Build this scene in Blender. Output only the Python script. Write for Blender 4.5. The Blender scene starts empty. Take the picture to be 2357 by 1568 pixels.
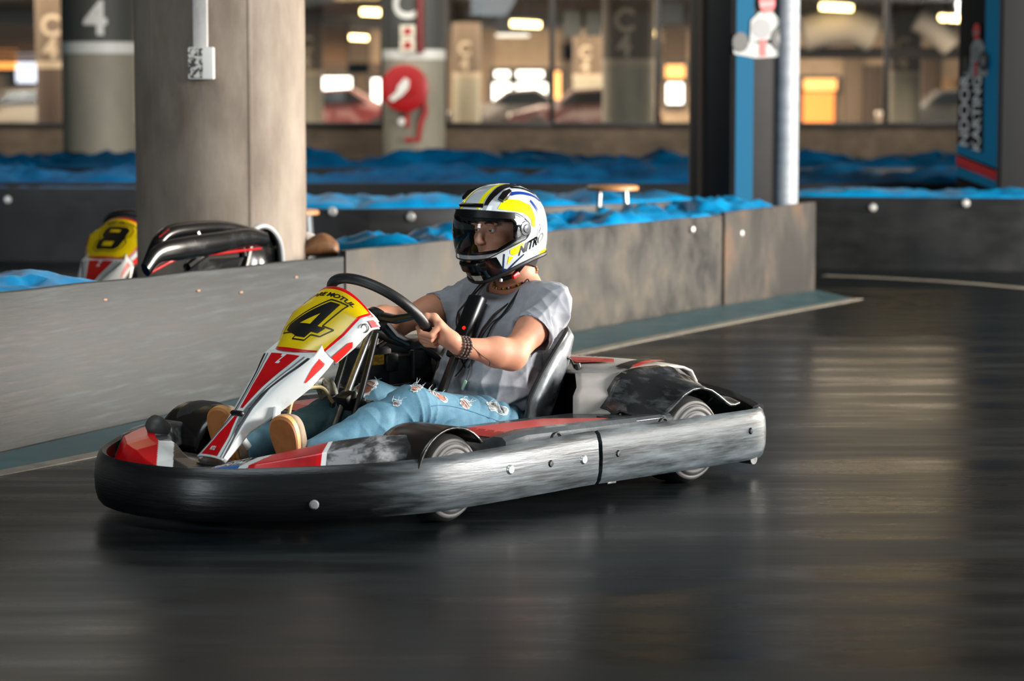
import bpy, bmesh, math, random
import numpy as np
from mathutils import Vector, Matrix, noise as mnoise
random.seed(4); RNG = np.random.default_rng(7)
SC = bpy.context.scene; COL = SC.collection; PI = math.pi
V = Vector
def srgb(h):
    if isinstance(h, str): h = tuple(int(h[i:i+2], 16)/255 for i in (0, 2, 4))
    return tuple(c/12.92 if c <= .04045 else ((c+.055)/1.055)**2.4 for c in h)
# ------------------------------------------------------------------ camera, world, light, exposure
CAM_H = 1.23
cd = bpy.data.cameras.new('camera'); cam = bpy.data.objects.new('camera', cd); COL.objects.link(cam)
cd.sensor_width = 36; cd.lens = 5800/2357*36; cd.clip_end = 300
cam.location = (0, 0, CAM_H); cam.rotation_euler = (PI/2-math.atan(566/5800), 0, 0)
cd.dof.use_dof = True; cd.dof.focus_distance = 7.75; cd.dof.aperture_fstop = 3.0
SC.camera = cam
SC.view_settings.view_transform = 'Standard'; SC.view_settings.look = 'None'
SC.view_settings.gamma = 1; SC.view_settings.use_curve_mapping = False; SC.view_settings.exposure = 0.0
wd = bpy.data.worlds.new('overcast sky'); SC.world = wd; wd.use_nodes = True
wd.node_tree.nodes['Background'].inputs[0].default_value = (.60, .76, .84, 1)
wd.node_tree.nodes['Background'].inputs[1].default_value = .40
def area(name, loc, target, sx, sy, power, col):
    l = bpy.data.lights.new(name, 'AREA'); l.shape = 'RECTANGLE'; l.size = sx; l.size_y = sy; l.energy = power; l.color = col
    o = bpy.data.objects.new(name, l); COL.objects.link(o); o.location = loc
    o.rotation_euler = (V(target)-V(loc)).to_track_quat('-Z', 'Y').to_euler(); return o
area('daylight_and_fill', (11.9, 5.4, 3.1), (0, 8.4, .5), 4.2, 2.6, 4700, (1, .975, .945))
area('daylight_and_fill', (10.6, 14.2, 2.4), (-2, 11.2, 1.0), 3.0, 2.2, 2700, (1, .90, .78))
area('daylight_and_fill', (-8.4, -3.5, 2.2), (-.5, 8, .6), 2.6, 2, 420, (.86, .94, 1))  # added frontal fill for the driver; no opening is known on this side
area('ceiling_fill', (-1.2, 6.2, 3.4), (-.8, 7.6, 0), 2.5, 1.2, 60, (.86, .95, 1))  # added top fill over the kart; the ceiling above is closed
area('ceiling_fill', (-1.5, 21, 3.4), (-1.0, 21, 0), 9, 6, 190, (.97, .96, .93))  # added fill over the middle of the hall, under the closed ceiling
area('ceiling_fill', (0, 30.5, 3.4), (0, 33.5, .5), 16, 2, 480, (1, .92, .80))  # added fill that brightens the stone wall; no skylight above it
area('back_hall_light', (0, 48, 3.1), (0, 48, 0), 26, 12, 9500, (1, .80, .60))
area('back_hall_light', (0, 72, 3.1), (0, 72, 0), 28, 16, 12500, (1, .80, .60))
area('back_hall_light', (0, 87, 3.1), (0, 88, 0), 28, 6, 6000, (1, .80, .60))
# ------------------------------------------------------------------ materials
MATS = {}
def mat(name, c1, c2=None, scale=6, stretch=(1, 1, 1), lo=.4, hi=.62, rough=.5, rough2=None, metal=0, bump=0, bscale=None, bstretch=None, coat=0, detail=6, c3=None, spec=.5, emit=None, es=0):
    if name in MATS: return MATS[name]
    m = bpy.data.materials.new(name); m.use_nodes = True; nt = m.node_tree; N = nt.nodes; L = nt.links
    b = N['Principled BSDF']; b.inputs['Metallic'].default_value = metal; b.inputs['Roughness'].default_value = rough
    b.inputs['Coat Weight'].default_value = coat; b.inputs['Coat Roughness'].default_value = .08; b.inputs['Specular IOR Level'].default_value = spec
    c1 = srgb(c1); b.inputs['Base Color'].default_value = (*c1, 1)
    if emit: b.inputs['Emission Color'].default_value = (*srgb(emit), 1); b.inputs['Emission Strength'].default_value = es
    tc = N.new('ShaderNodeTexCoord')
    def noise(sc, st, det):
        mp = N.new('ShaderNodeMapping'); mp.inputs['Scale'].default_value = st; L.new(tc.outputs['Object'], mp.inputs[0])
        n = N.new('ShaderNodeTexNoise'); n.inputs['Scale'].default_value = sc; n.inputs['Detail'].default_value = det; n.inputs['Roughness'].default_value = .65
        L.new(mp.outputs[0], n.inputs['Vector']); return n
    if c2 is not None or rough2 is not None:
        n = noise(scale, stretch, detail); r = N.new('ShaderNodeValToRGB'); r.color_ramp.elements[0].position = lo; r.color_ramp.elements[1].position = hi
        L.new(n.outputs['Fac'], r.inputs[0])
        if c2 is not None:
            r.color_ramp.elements[0].color = (*c1, 1); r.color_ramp.elements[1].color = (*srgb(c2), 1)
            if c3 is not None:
                e = r.color_ramp.elements.new((lo+hi)/2); e.color = (*srgb(c3), 1)
            L.new(r.outputs[0], b.inputs['Base Color'])
        if rough2 is not None:
            mr = N.new('ShaderNodeMapRange'); mr.inputs['From Min'].default_value = lo; mr.inputs['From Max'].default_value = hi
            mr.inputs['To Min'].default_value = rough; mr.inputs['To Max'].default_value = rough2
            L.new(n.outputs['Fac'], mr.inputs[0]); L.new(mr.outputs[0], b.inputs['Roughness'])
    if bump:
        n = noise(bscale or scale*3, bstretch or stretch, 5); bp = N.new('ShaderNodeBump'); bp.inputs['Strength'].default_value = bump; bp.inputs['Distance'].default_value = .01
        L.new(n.outputs['Fac'], bp.inputs['Height']); L.new(bp.outputs[0], b.inputs['Normal'])
    MATS[name] = m; return m
def glassy(name, tint, ior=1.45, rough=.02, base=.04):
    m = bpy.data.materials.new(name); m.use_nodes = True; nt = m.node_tree; N = nt.nodes; L = nt.links
    N.remove(N['Principled BSDF']); t = N.new('ShaderNodeBsdfTransparent'); t.inputs[0].default_value = (*tint, 1)
    g = N.new('ShaderNodeBsdfGlossy'); g.inputs['Roughness'].default_value = rough
    f = N.new('ShaderNodeFresnel'); f.inputs[0].default_value = ior; a = N.new('ShaderNodeMath'); a.operation = 'ADD'; a.inputs[1].default_value = base-.03; a.use_clamp = True
    mx = N.new('ShaderNodeMixShader'); L.new(f.outputs[0], a.inputs[0]); L.new(a.outputs[0], mx.inputs[0]); L.new(t.outputs[0], mx.inputs[1]); L.new(g.outputs[0], mx.inputs[2])
    L.new(mx.outputs[0], N['Material Output'].inputs[0]); return m
# ------------------------------------------------------------------ mesh helpers
class MB:
    def __init__(s): s.v = []; s.f = []; s.m = []
    def add(s, vs, fs, mi=0):
        o = len(s.v); s.v += [tuple(v) for v in vs]; s.f += [tuple(i+o for i in f) for f in fs]; s.m += [mi]*len(fs); return s
    def box(s, c, d, rot=None, bev=.0, mi=0, seg=2):
        bm = bmesh.new(); bmesh.ops.create_cube(bm, size=1)
        for v in bm.verts: v.co = V((v.co.x*d[0], v.co.y*d[1], v.co.z*d[2]))
        if bev: bmesh.ops.bevel(bm, geom=bm.edges[:], offset=bev, segments=seg, affect='EDGES', profile=.5)
        R = rot if rot is not None else Matrix.Identity(3); bm.verts.index_update()
        s.add([R @ v.co+V(c) for v in bm.verts], [[v.index for v in f.verts] for f in bm.faces], mi); bm.free(); return s
    def loft(s, rings, closed=True, caps=True, loop=False, mi=0):
        n = len(rings[0]); vs = [p for r in rings for p in r]; fs = []
        K = len(rings) if loop else len(rings)-1
        for i in range(K):
            j = (i+1) % len(rings)
            for k in range(n if closed else n-1):
                k2 = (k+1) % n; fs.append((i*n+k, i*n+k2, j*n+k2, j*n+k))
        if caps and closed and not loop: fs.append(tuple(range(n))[::-1]); fs.append(tuple((len(rings)-1)*n+k for k in range(n)))
        return s.add(vs, fs, mi)
    def tube(s, pts, r, n=10, loop=False, mi=0, caps=True, squash=1, upv=None):
        pts = [V(p) for p in pts]; K = len(pts); rr = r if hasattr(r, '__len__') else [r]*K
        rings = []; prev = None
        for i in range(K):
            t = (pts[(i+1) % K]-pts[i-1]) if loop else (pts[min(i+1, K-1)]-pts[max(i-1, 0)])
            t.normalize()
            if prev is None:
                a = V(upv) if upv else (V((0, 0, 1)) if abs(t.z) < .9 else V((1, 0, 0)))
            else: a = prev
            a = (a-t*a.dot(t)).normalized(); prev = a; b = t.cross(a)
            rings.append([pts[i]+a*(rr[i]*math.cos(2*PI*k/n))+b*(rr[i]*squash*math.sin(2*PI*k/n)) for k in range(n)])
        return s.loft(rings, True, caps, loop, mi)
    def lathe(s, prof, M, n=32, mi=0):  # prof: (r, h) along local z
        rings = [[M @ V((r*math.cos(2*PI*k/n), r*math.sin(2*PI*k/n), h)) for k in range(n)] for r, h in prof]
        return s.loft(rings, True, False, False, mi)
    def prism(s, poly, h, M, mi=0):
        n = len(poly); a = [M @ V((x, y, 0)) for x, y in poly]; b = [M @ V((x, y, h)) for x, y in poly]
        return s.add(a+b, [tuple(range(n))[::-1], tuple(range(n, 2*n))]+[(i, (i+1) % n, n+(i+1) % n, n+i) for i in range(n)], mi)
    def build(s, name, mats, parent=None, smooth=True, ang=40, sub=0, solid=0, kind=None, label=None, fix=True, off=-1):
        me = bpy.data.meshes.new(name); me.from_pydata([tuple(v) for v in s.v], [], s.f)
        mats = mats if isinstance(mats, (list, tuple)) else [mats]
        for m in mats: me.materials.append(m)
        me.polygons.foreach_set('material_index', s.m)
        if fix:
            bm = bmesh.new(); bm.from_mesh(me); bmesh.ops.recalc_face_normals(bm, faces=bm.faces[:]); bm.to_mesh(me); bm.free()
        o = bpy.data.objects.new(name, me); COL.objects.link(o)
        if parent: o.parent = parent
        if solid: md = o.modifiers.new('thickness', 'SOLIDIFY'); md.thickness = solid; md.offset = off
        if sub: md = o.modifiers.new('smooth', 'SUBSURF'); md.levels = sub; md.render_levels = sub
        if smooth:
            me.polygons.foreach_set('use_smooth', [True]*len(me.polygons))
            if ang < 180 and not sub:
                me.set_sharp_from_angle(angle=math.radians(ang))
        me.update()
        if kind: o['kind'] = kind
        if label: o['label'] = label
        return o
def thing(name, label, cat, loc=(0, 0, 0), rz=0, group=None):
    o = bpy.data.objects.new(name, None); COL.objects.link(o); o.location = loc; o.rotation_euler = (0, 0, rz); o.empty_display_size = .1
    o['label'] = label; o['category'] = cat
    if group: o['group'] = group
    return o
def tag(o, label, cat, group=None):
    o['label'] = label; o['category'] = cat
    if group: o['group'] = group
    return o
def cr(pts, n=8, closed=False):   # catmull-rom through points
    P = [np.array(p, float) for p in pts]; out = []; K = len(P)
    for i in range(K if closed else K-1):
        p0 = P[(i-1) % K] if closed or i > 0 else 2*P[0]-P[1]; p1 = P[i]; p2 = P[(i+1) % K]
        p3 = P[(i+2) % K] if closed or i+2 < K else 2*P[-1]-P[-2]
        for k in range(n):
            t = k/n; out.append(.5*((2*p1)+(p2-p0)*t+(2*p0-5*p1+4*p2-p3)*t*t+(3*p1-p0-3*p2+p3)*t**3))
    if not closed: out.append(P[-1])
    return [tuple(p) for p in out]
def fill2d(poly, maxlen):
    bm = bmesh.new(); vs = [bm.verts.new((x, y, 0)) for x, y in poly]; f = bm.faces.new(vs); bmesh.ops.triangulate(bm, faces=[f])
    for it in range(7):
        le = [e for e in bm.edges if e.calc_length() > maxlen]
        if not le: break
        bmesh.ops.subdivide_edges(bm, edges=le, cuts=1, use_grid_fill=False); bmesh.ops.triangulate(bm, faces=[f for f in bm.faces if len(f.verts) > 3])
    bm.verts.index_update(); r = ([(v.co.x, v.co.y) for v in bm.verts], [[v.index for v in f.verts] for f in bm.faces]); bm.free(); return r
def text2d(s, size=1, bold=0., sp=1., shear=0., maxlen=None):
    c = bpy.data.curves.new('t', 'FONT'); c.body = s; c.size = size; c.offset = bold*size; c.space_character = sp; c.shear = shear; c.align_x = 'CENTER'; c.align_y = 'CENTER'; c.resolution_u = 4
    o = bpy.data.objects.new('t', c); me = bpy.data.meshes.new_from_object(o)
    if maxlen:
        bm = bmesh.new(); bm.from_mesh(me)
        for it in range(5):
            le = [e for e in bm.edges if e.calc_length() > maxlen]
            if not le: break
            bmesh.ops.subdivide_edges(bm, edges=le, cuts=1); bmesh.ops.triangulate(bm, faces=[f for f in bm.faces if len(f.verts) > 3])
        bm.to_mesh(me); bm.free()
    r = ([(v.co.x, v.co.y) for v in me.vertices], [list(p.vertices) for p in me.polygons])
    bpy.data.objects.remove(o); bpy.data.curves.remove(c); bpy.data.meshes.remove(me); return r
def frame_text(mb, s, size, S, mi=0, **k):   # letters mapped through surface function S(u, v)
    vs, fs = text2d(s, size, **k); mb.add([S(u, v) for u, v in vs], fs, mi)
def frame_poly(mb, poly, S, mi=0, maxlen=.03):
    vs, fs = fill2d(poly, maxlen); mb.add([S(u, v) for u, v in vs], fs, mi)
# ------------------------------------------------------------------ signed distance bodies
class SDF:
    def __init__(s, lo, hi, h):
        s.lo = np.array(lo, np.float32); s.h = h; s.n = np.ceil((np.array(hi)-lo)/h).astype(int)+1
        s.ax = [s.lo[i]+h*np.arange(s.n[i], dtype=np.float32) for i in range(3)]; s.d = np.full(s.n, 1., np.float32)
    def sub(s, lo, hi):
        a = np.clip(np.floor((np.array(lo)-s.lo)/s.h).astype(int), 0, s.n); b = np.clip(np.ceil((np.array(hi)-s.lo)/s.h).astype(int)+1, 0, s.n)
        sl = tuple(slice(a[i], b[i]) for i in range(3)); return sl, s.ax[0][sl[0]][:, None, None], s.ax[1][sl[1]][None, :, None], s.ax[2][sl[2]][None, None, :]
    def mix(s, sl, dd, k, op):
        if 0 in dd.shape: return
        o = s.d[sl]
        if op == 'u':
            h = np.maximum(k-np.abs(o-dd), 0)/max(k, 1e-6); s.d[sl] = np.minimum(o, dd)-h*h*k*.25
        else:
            e = -dd; h = np.maximum(k-np.abs(o-e), 0)/max(k, 1e-6); s.d[sl] = np.maximum(o, e)+h*h*k*.25
    def cone(s, a, b, ra, rb, k=.02, op='u', sc=(1, 1, 1)):
        sc = np.array(sc, float); a = np.array(a, float)/sc; b = np.array(b, float)/sc; R = max(ra, rb)+k+2*s.h
        sl, X, Y, Z = s.sub((np.minimum(a, b)-R)*sc, (np.maximum(a, b)+R)*sc); X = X/sc[0]; Y = Y/sc[1]; Z = Z/sc[2]
        ab = b-a; L2 = max((ab**2).sum(), 1e-9); t = np.clip(((X-a[0])*ab[0]+(Y-a[1])*ab[1]+(Z-a[2])*ab[2])/L2, 0, 1)
        dd = np.sqrt((X-a[0]-t*ab[0])**2+(Y-a[1]-t*ab[1])**2+(Z-a[2]-t*ab[2])**2)-(ra+(rb-ra)*t)
        s.mix(sl, dd.astype(np.float32)*float(sc.min() if sc.min() < 1 else 1), k, op); return s
    def chain(s, pts, rs, k=.02, op='u', sc=(1, 1, 1)):
        for i in range(len(pts)-1): s.cone(pts[i], pts[i+1], rs[i], rs[i+1], k, op, sc)
        return s
    def ell(s, c, r, k=.02, op='u', R=None):
        c = np.array(c, float); r = np.array(r, float); m = r.max()+k+2*s.h
        sl, X, Y, Z = s.sub(c-m, c+m); P = [X-c[0], Y-c[1], Z-c[2]]
        if R is not None: P = [sum(R[j][i]*P[j] for j in range(3)) for i in range(3)]
        k0 = np.sqrt((P[0]/r[0])**2+(P[1]/r[1])**2+(P[2]/r[2])**2); k1 = np.sqrt((P[0]/r[0]**2)**2+(P[1]/r[1]**2)**2+(P[2]/r[2]**2)**2)+1e-6
        s.mix(sl, (k0*(k0-1)/k1).astype(np.float32), k, op); return s
    def cut(s, p, n, lo, hi, k=.004):      # remove the side n points to, inside the box lo..hi
        sl, X, Y, Z = s.sub(lo, hi); n = np.array(n, float); n /= np.linalg.norm(n)
        dd = -((X-p[0])*n[0]+(Y-p[1])*n[1]+(Z-p[2])*n[2]); s.mix(sl, dd.astype(np.float32), k, 's'); return s
    def mesh(s):
        d = s.d; ins = d < 0; c = np.zeros(np.array(d.shape)-1, np.int8)
        for i in (0, 1):
            for j in (0, 1):
                for k in (0, 1): c += ins[i:d.shape[0]-1+i, j:d.shape[1]-1+j, k:d.shape[2]-1+k]
        act = (c > 0) & (c < 8); I = np.argwhere(act); idx = np.full(act.shape, -1, np.int64); idx[act] = np.arange(len(I))
        acc = np.zeros((len(I), 3)); cnt = np.zeros(len(I)); cor = [(i, j, k) for i in (0, 1) for j in (0, 1) for k in (0, 1)]
        for a in cor:
            for ax in range(3):
                if a[ax]: continue
                b = list(a); b[ax] = 1
                va = d[I[:, 0]+a[0], I[:, 1]+a[1], I[:, 2]+a[2]]; vb = d[I[:, 0]+b[0], I[:, 1]+b[1], I[:, 2]+b[2]]
                m = (va < 0) != (vb < 0); t = va[m]/(va[m]-vb[m]); q = np.tile(np.array(a, float), (m.sum(), 1)); q[:, ax] += t; acc[m] += q; cnt[m] += 1
        vs = s.lo+(I+acc/cnt[:, None])*s.h; F = []
        for ax in range(3):
            o1, o2 = [(1, 2), (2, 0), (0, 1)][ax]; sa = [slice(None)]*3; sb = [slice(None)]*3; sa[ax] = slice(0, -1); sb[ax] = slice(1, None)
            A = ins[tuple(sa)]; B = ins[tuple(sb)]; E = np.argwhere(A != B); ok = (E[:, o1] > 0) & (E[:, o2] > 0) & (E[:, o1] < d.shape[o1]-1) & (E[:, o2] < d.shape[o2]-1); E = E[ok]
            sg = A[E[:, 0], E[:, 1], E[:, 2]]
            def g(da, db): q = E.copy(); q[:, o1] += da; q[:, o2] += db; return idx[q[:, 0], q[:, 1], q[:, 2]]
            Q = np.stack([g(-1, -1), g(0, -1), g(0, 0), g(-1, 0)], 1); Q[~sg] = Q[~sg][:, ::-1]; F.append(Q)
        return vs, np.concatenate(F)
def np_mesh(name, vs, qs, m, parent=None):
    me = bpy.data.meshes.new(name); me.vertices.add(len(vs)); me.vertices.foreach_set('co', np.asarray(vs, np.float32).ravel())
    me.loops.add(qs.size); me.loops.foreach_set('vertex_index', qs.ravel().astype(np.int32)); me.polygons.add(len(qs))
    me.polygons.foreach_set('loop_start', np.arange(0, qs.size, 4, dtype=np.int32)); me.polygons.foreach_set('use_smooth', np.ones(len(qs), bool))
    me.update(calc_edges=True); me.validate()
    for x in (m if isinstance(m, (list, tuple)) else [m]): me.materials.append(x)
    o = bpy.data.objects.new(name, me); COL.objects.link(o)
    if parent: o.parent = parent
    return o
def vnormals(vs, qs):
    n = np.cross(vs[qs[:, 2]]-vs[qs[:, 0]], vs[qs[:, 3]]-vs[qs[:, 1]]); N = np.zeros_like(vs)
    for i in range(4): np.add.at(N, qs[:, i], n)
    return N/(np.linalg.norm(N, axis=1, keepdims=True)+1e-9)
# ------------------------------------------------------------------ the hall
_th = math.atan(566/5800); _c, _s = math.cos(_th), math.sin(_th)
def at(px, py, Y):     # world point at distance Y (along +Y) seen at photo pixel px, py
    u = (px-1178.5)/5800; w = -(py-784)/5800; ry = _c+w*_s; t = Y/ry
    return V((u*t, Y, CAM_H+(w*_c-_s)*t))
def gnd(px, py, z=0):
    u = (px-1178.5)/5800; w = -(py-784)/5800; t = (z-CAM_H)/(w*_c-_s); return V((u*t, (_c+w*_s)*t, z))
ASPH = mat('worn sealed asphalt', (.035, .048, .056), (.14, .160, .168), 1.3, (.30, 2.4, 1), .34, .70, .20, .42, bump=.05, bscale=4, bstretch=(.5, 6.0, 1), c3=(.07, .085, .094), spec=.04)
MAPF = ASPH.node_tree
for n in MAPF.nodes:
    if n.type == 'MAPPING': n.inputs['Rotation'].default_value = (0, 0, math.radians(-8))
CONC = mat('raw concrete', (.44, .39, .34), (.58, .53, .475), 5, (1, 1, .35), .35, .68, .75, bump=.12, bscale=40)
CONC2 = mat('pale painted concrete', (.53, .52, .47), (.60, .58, .52), 3, (1, 1, .4), .35, .7, .6)
CEIL = mat('grey ceiling concrete', (.42, .42, .42), (.48, .47, .46), 2, rough=.8)
STEELP = mat('scuffed grey barrier sheet', (.075, .095, .10), (.27, .29, .298), 5.0, (.55, .55, 9.0), .30, .72, .46, .62, c3=(.155, .175, .18), spec=.25, bump=.08, bscale=12, bstretch=(.4, .4, 6))
STEELW = mat('stained grey barrier sheet', (.12, .125, .12), (.32, .29, .25), 4.2, (1, 1, .8), .34, .70, .42, .62, c3=(.225, .218, .205), spec=.25)
RUST = mat('rust stained barrier sheet', (.18, .175, .168), (.36, .275, .20), 2.6, (1, 1, .5), .42, .66, .45, .6, c3=(.235, .218, .203), spec=.25)
BLKP = mat('black barrier plastic', (.045, .05, .052), (.085, .09, .092), 2.5, (1, 1, 2), .4, .7, .38, .55)
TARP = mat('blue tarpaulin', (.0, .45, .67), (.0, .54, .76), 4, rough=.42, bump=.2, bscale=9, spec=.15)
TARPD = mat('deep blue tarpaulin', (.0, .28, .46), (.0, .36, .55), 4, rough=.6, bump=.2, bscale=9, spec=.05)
BOLT = mat('pale zinc bolt', (.75, .75, .74), rough=.35, metal=.6)
WHITE = mat('white paint', (.86, .87, .86), rough=.5)
DGREY = mat('dark grey paint', (.26, .27, .265), rough=.6)
FRAME = mat('black window frame', (.07, .075, .08), rough=.45)
REDP = mat('red enamel', (.62, .015, .04), rough=.35)
fl = MB(); fl.add([(-22, -6, 0), (24, -6, 0), (24, 96, 0), (-22, 96, 0)], [(0, 1, 2, 3)]); fl.build('floor', ASPH, smooth=False, kind='structure')
MB().box((1, 45, 3.75), (46, 102, .3)).build('ceiling', CEIL, smooth=False, kind='structure')
# painted apron and line along the near barrier
BPATH = [(-3.3, 4.6), (-2.75, 6.1), (-2.28, 7.4), (-1.772, 8.64), (-1.22, 9.95), (-.729, 11.1), (-.15, 12.2), (.368, 13.17), (.82, 14.02), (1.26, 14.82), (1.9, 15.884)]
bp = cr(BPATH, 6)
lin = [gnd(*p) for p in [(-420, 1172), (-180, 1120), (0, 1085), (205, 1045), (700, 945), (1000, 882), (1380, 800), (1680, 740), (1960, 688)]]
lp = cr([(p.x, p.y) for p in lin], 6)
def strip(a, b, z, m, name):
    n = min(len(a), len(b)); mb = MB(); vs = []
    for i in range(n): vs += [(a[i][0], a[i][1], z), (b[i][0], b[i][1], z)]
    vs += [(x, y, 0.0005) for x, y, _ in vs]; k = 2*n
    fs = [(2*i, 2*i+1, 2*i+3, 2*i+2) for i in range(n-1)]+[(2*i+1, k+2*i+1, k+2*i+3, 2*i+3) for i in range(n-1)]+[(2*i, 2*i+2, k+2*i+2, k+2*i) for i in range(n-1)]
    mb.add(vs, fs); return mb.build(name, m, smooth=False, kind='structure')
def resample(p, n):
    p = np.array(p); d = np.r_[0, np.cumsum(np.linalg.norm(np.diff(p, axis=0), axis=1))]; t = np.linspace(0, d[-1], n)
    return [(float(np.interp(x, d, p[:, 0])), float(np.interp(x, d, p[:, 1]))) for x in t]
def offs(p, w):
    out = []
    for i in range(len(p)):
        a = np.array(p[max(i-1, 0)]); b = np.array(p[min(i+1, len(p)-1)]); t = (b-a)/np.linalg.norm(b-a); out.append((p[i][0]+t[1]*w, p[i][1]-t[0]*w))
    return out
TEAL = mat('worn teal floor paint', (.13, .28, .32), (.26, .38, .40), 5, (1, 1, 1), .4, .7, .4, .55)
CREAM = mat('worn cream floor paint', (.52, .50, .45), (.38, .37, .35), 9, (1, 1, 1), .45, .72, .45)
lpr = resample(lp, 50); strip(offs(resample(bp, 50), .03), lpr, .003, TEAL, 'trim_1'); strip(lpr, offs(lpr, .075), .004, CREAM, 'trim_2')
far = resample(cr([tuple(gnd(x, y))[:2] for x, y in [(1905, 634), (2050, 640), (2230, 651), (2420, 668)]], 6), 30); strip(far, offs(far, .11), .003, CREAM, 'trim_3')
# ------------------------------------------------------------------ barriers
def panel(parent, path, zb, zt0, zt1, m, th=.03, name='panel', wob=0):
    n = len(path); bk = offs(path, -th); rings = []
    for i, (a, b) in enumerate(zip(path, bk)):
        z = zt0+(zt1-zt0)*i/(n-1)+wob*math.sin(i*1.7)*.5
        rings.append([(a[0], a[1], zb), (a[0], a[1], z-.004), (a[0]*.9+b[0]*.1, a[1]*.9+b[1]*.1, z), (b[0], b[1], z), (b[0], b[1], zb)])
    return MB().loft(rings).build(name, m, parent, ang=50)
def bolt(parent, p, nrm, r=.012, m=None, name='bolt'):
    M = V(nrm).to_track_quat('Z', 'Y').to_matrix().to_4x4(); M.translation = V(p)
    return MB().lathe([(0.0001, r*.5), (r*.7, r*.45), (r, r*.1), (r, -.004)], M, 14).build(name, m or BOLT, parent)
def cut_path(path, y0, y1, n):
    p = resample(path, 600); q = [a for a in p if y0 <= a[1] <= y1]; return resample(q, n)
nb = thing('track_barrier', 'long curved grey scuffed sheet barrier beside the racing kart', 'barrier', (0, 0, 0))
panel(nb, cut_path(bp, 4.6, 11.09, 34), .0, .60, .522, STEELP, wob=.004)
panel(nb, cut_path(bp, 11.075, 14.8, 24), .0, .545, .527, STEELW, wob=.004)
panel(nb, [(a+.012, b-.012) for a, b in cut_path(bp, 14.77, 15.9, 8)], .0, .542, .558, RUST)
def barrier_bolt(px, py):
    best = min(((abs((x/y)*5800+1178.5-px), x, y) for x, y in resample(bp, 900)), key=lambda q: q[0]); p = at(px, py, best[2]); n = V((.75, -.66, 0)); bolt(nb, p+n*.012, n, .02)
for q in [(1703, 537), (1590, 528)]: barrier_bolt(*q)
CHIP = mat('orange paint chip', (.72, .52, .40), rough=.6)
for q in [(240, 690), (455, 669), (553, 673), (680, 638)]:
    best = min(((abs((x/y)*5800+1178.5-q[0]), x, y) for x, y in resample(bp, 900)), key=lambda z: z[0]); p = at(q[0], q[1], best[2])
    MB().box(p, (.016, .016, .008), Matrix.Rotation(.73, 3, 'Z'), .002).build('screw', CHIP, nb)
def black_barrier(label, path, z, bolts, name='track_barrier', npan=4):
    t = thing(name, label, 'barrier', (0, 0, 0)); P = resample(path, npan*8+1)
    for k in range(npan): panel(t, [(a, b) for a, b in P[k*8:k*8+9]], 0, z, z, BLKP, .05)
    for px, py in bolts:
        best = min(((abs((x/y)*5800+1178.5-px), x, y) for x, y in resample(path, 400)), key=lambda q: q[0]); p = at(px, py, best[2]); bolt(t, p+V((0, -.012, 0)), (0, -1, 0), .03)
    return t
RB = cr([(1.95, 17.9), (2.7, 17.75), (3.6, 17.6), (5.2, 17.5)], 6); black_barrier('low black plastic barrier at the far right under the printed banner column', RB, .51, [(2008, 478), (2222, 468)])
MBAR = cr([(-1.75, 15.25), (-.9, 15.2), (0, 15.45), (.8, 16.0), (1.35, 16.6)], 6); black_barrier('black barrier with pale bolts between the big pillar and the helmet', MBAR, .545, [(765, 487), (945, 499)])
LB = cr([(-5.2, 18.9), (-4, 18.7), (-3, 18.6), (-2.0, 18.5)], 6); black_barrier('black barrier at far left behind the kart numbered 8', LB, .545, [(18, 460)])
R2 = [(-6, 20.6), (-2, 20.4), (3, 20.3), (6, 20.5)]; R3 = [(-7.5, 25.6), (-2, 25.4), (3, 25.3), (7.5, 25.4)]
black_barrier('second row black barrier nearly hidden by blue tarps', R2, .52, [], npan=6); black_barrier('furthest row black barrier in front of the stone wall', R3, .50, [], npan=6)
# ------------------------------------------------------------------ tarpaulins: folded sheets over the barrier backs
def tarp(label, path, w, z, amp, seed, m=TARP, nseg=60, front=.05, ncross=14, group=None, fr=3.2):
    P = resample(path, nseg); mb = MB(); rows = []
    for i, p in enumerate(P):
        a = np.array(P[max(i-1, 0)]); b = np.array(P[min(i+1, nseg-1)]); t = (b-a)/np.linalg.norm(b-a); nb_ = np.array((-t[1], t[0])); row = []
        env = min(1, i/5, (nseg-1-i)/5)
        for j in range(ncross):
            v = j/(ncross-1); q = np.array(p)+nb_*w*v; s = V((q[0]*fr+seed*7.3, q[1]*fr*.8, seed))
            f = mnoise.noise(s); f2 = abs(mnoise.noise(s*2.3+V((5, 1, 2)))); f3 = abs(mnoise.noise(V((q[0]*1.2+seed, q[1]*1.2, 3.3))))
            zz = z+amp*(.55*f+.9*(.5-f2*1.6)*.6+f3*.9)*min(1, .35+v*2.2)*(.4+.6*env)
            row.append((q[0], q[1], max(zz, z-.03) if v > .02 else z+.004))
        q0 = np.array(p)-nb_*front*0; row = [(row[0][0], row[0][1], z-front)]+row
        qb = np.array(p)+nb_*(w+.03); row += [(qb[0], qb[1], z-.12), (qb[0]+nb_[0]*.04, qb[1]+nb_[1]*.04, .0)]
        row += [(q0[0], q0[1], .0)]
        rows.append(row)
    mb.loft(rows, True, True); o = mb.build('blue_tarp', m, ang=180); tag(o, label, 'tarp', group); return o
bk = offs(bp, -.045)
def sub(path, y0, y1): return cut_path(path, y0, y1, 30)
tarp('bright blue tarp edge along the top of the grey barrier at far left', sub(bk, 6.2, 9.4), .5, .53, .085, 1)
tarp('bright blue tarp behind the grey barrier beneath the black kart bodywork', sub(bk, 9.45, 10.35), .20, .478, .025, 2.4)
tarp('bright blue crumpled tarp left of the helmet on the grey barrier', sub(bk, 11.75, 12.7), .5, .515, .13, 3)
tarp('bright blue crumpled tarp right of the helmet below the wooden stool', sub(bk, 12.75, 15.75), .42, .52, .13, 4.7)
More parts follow.
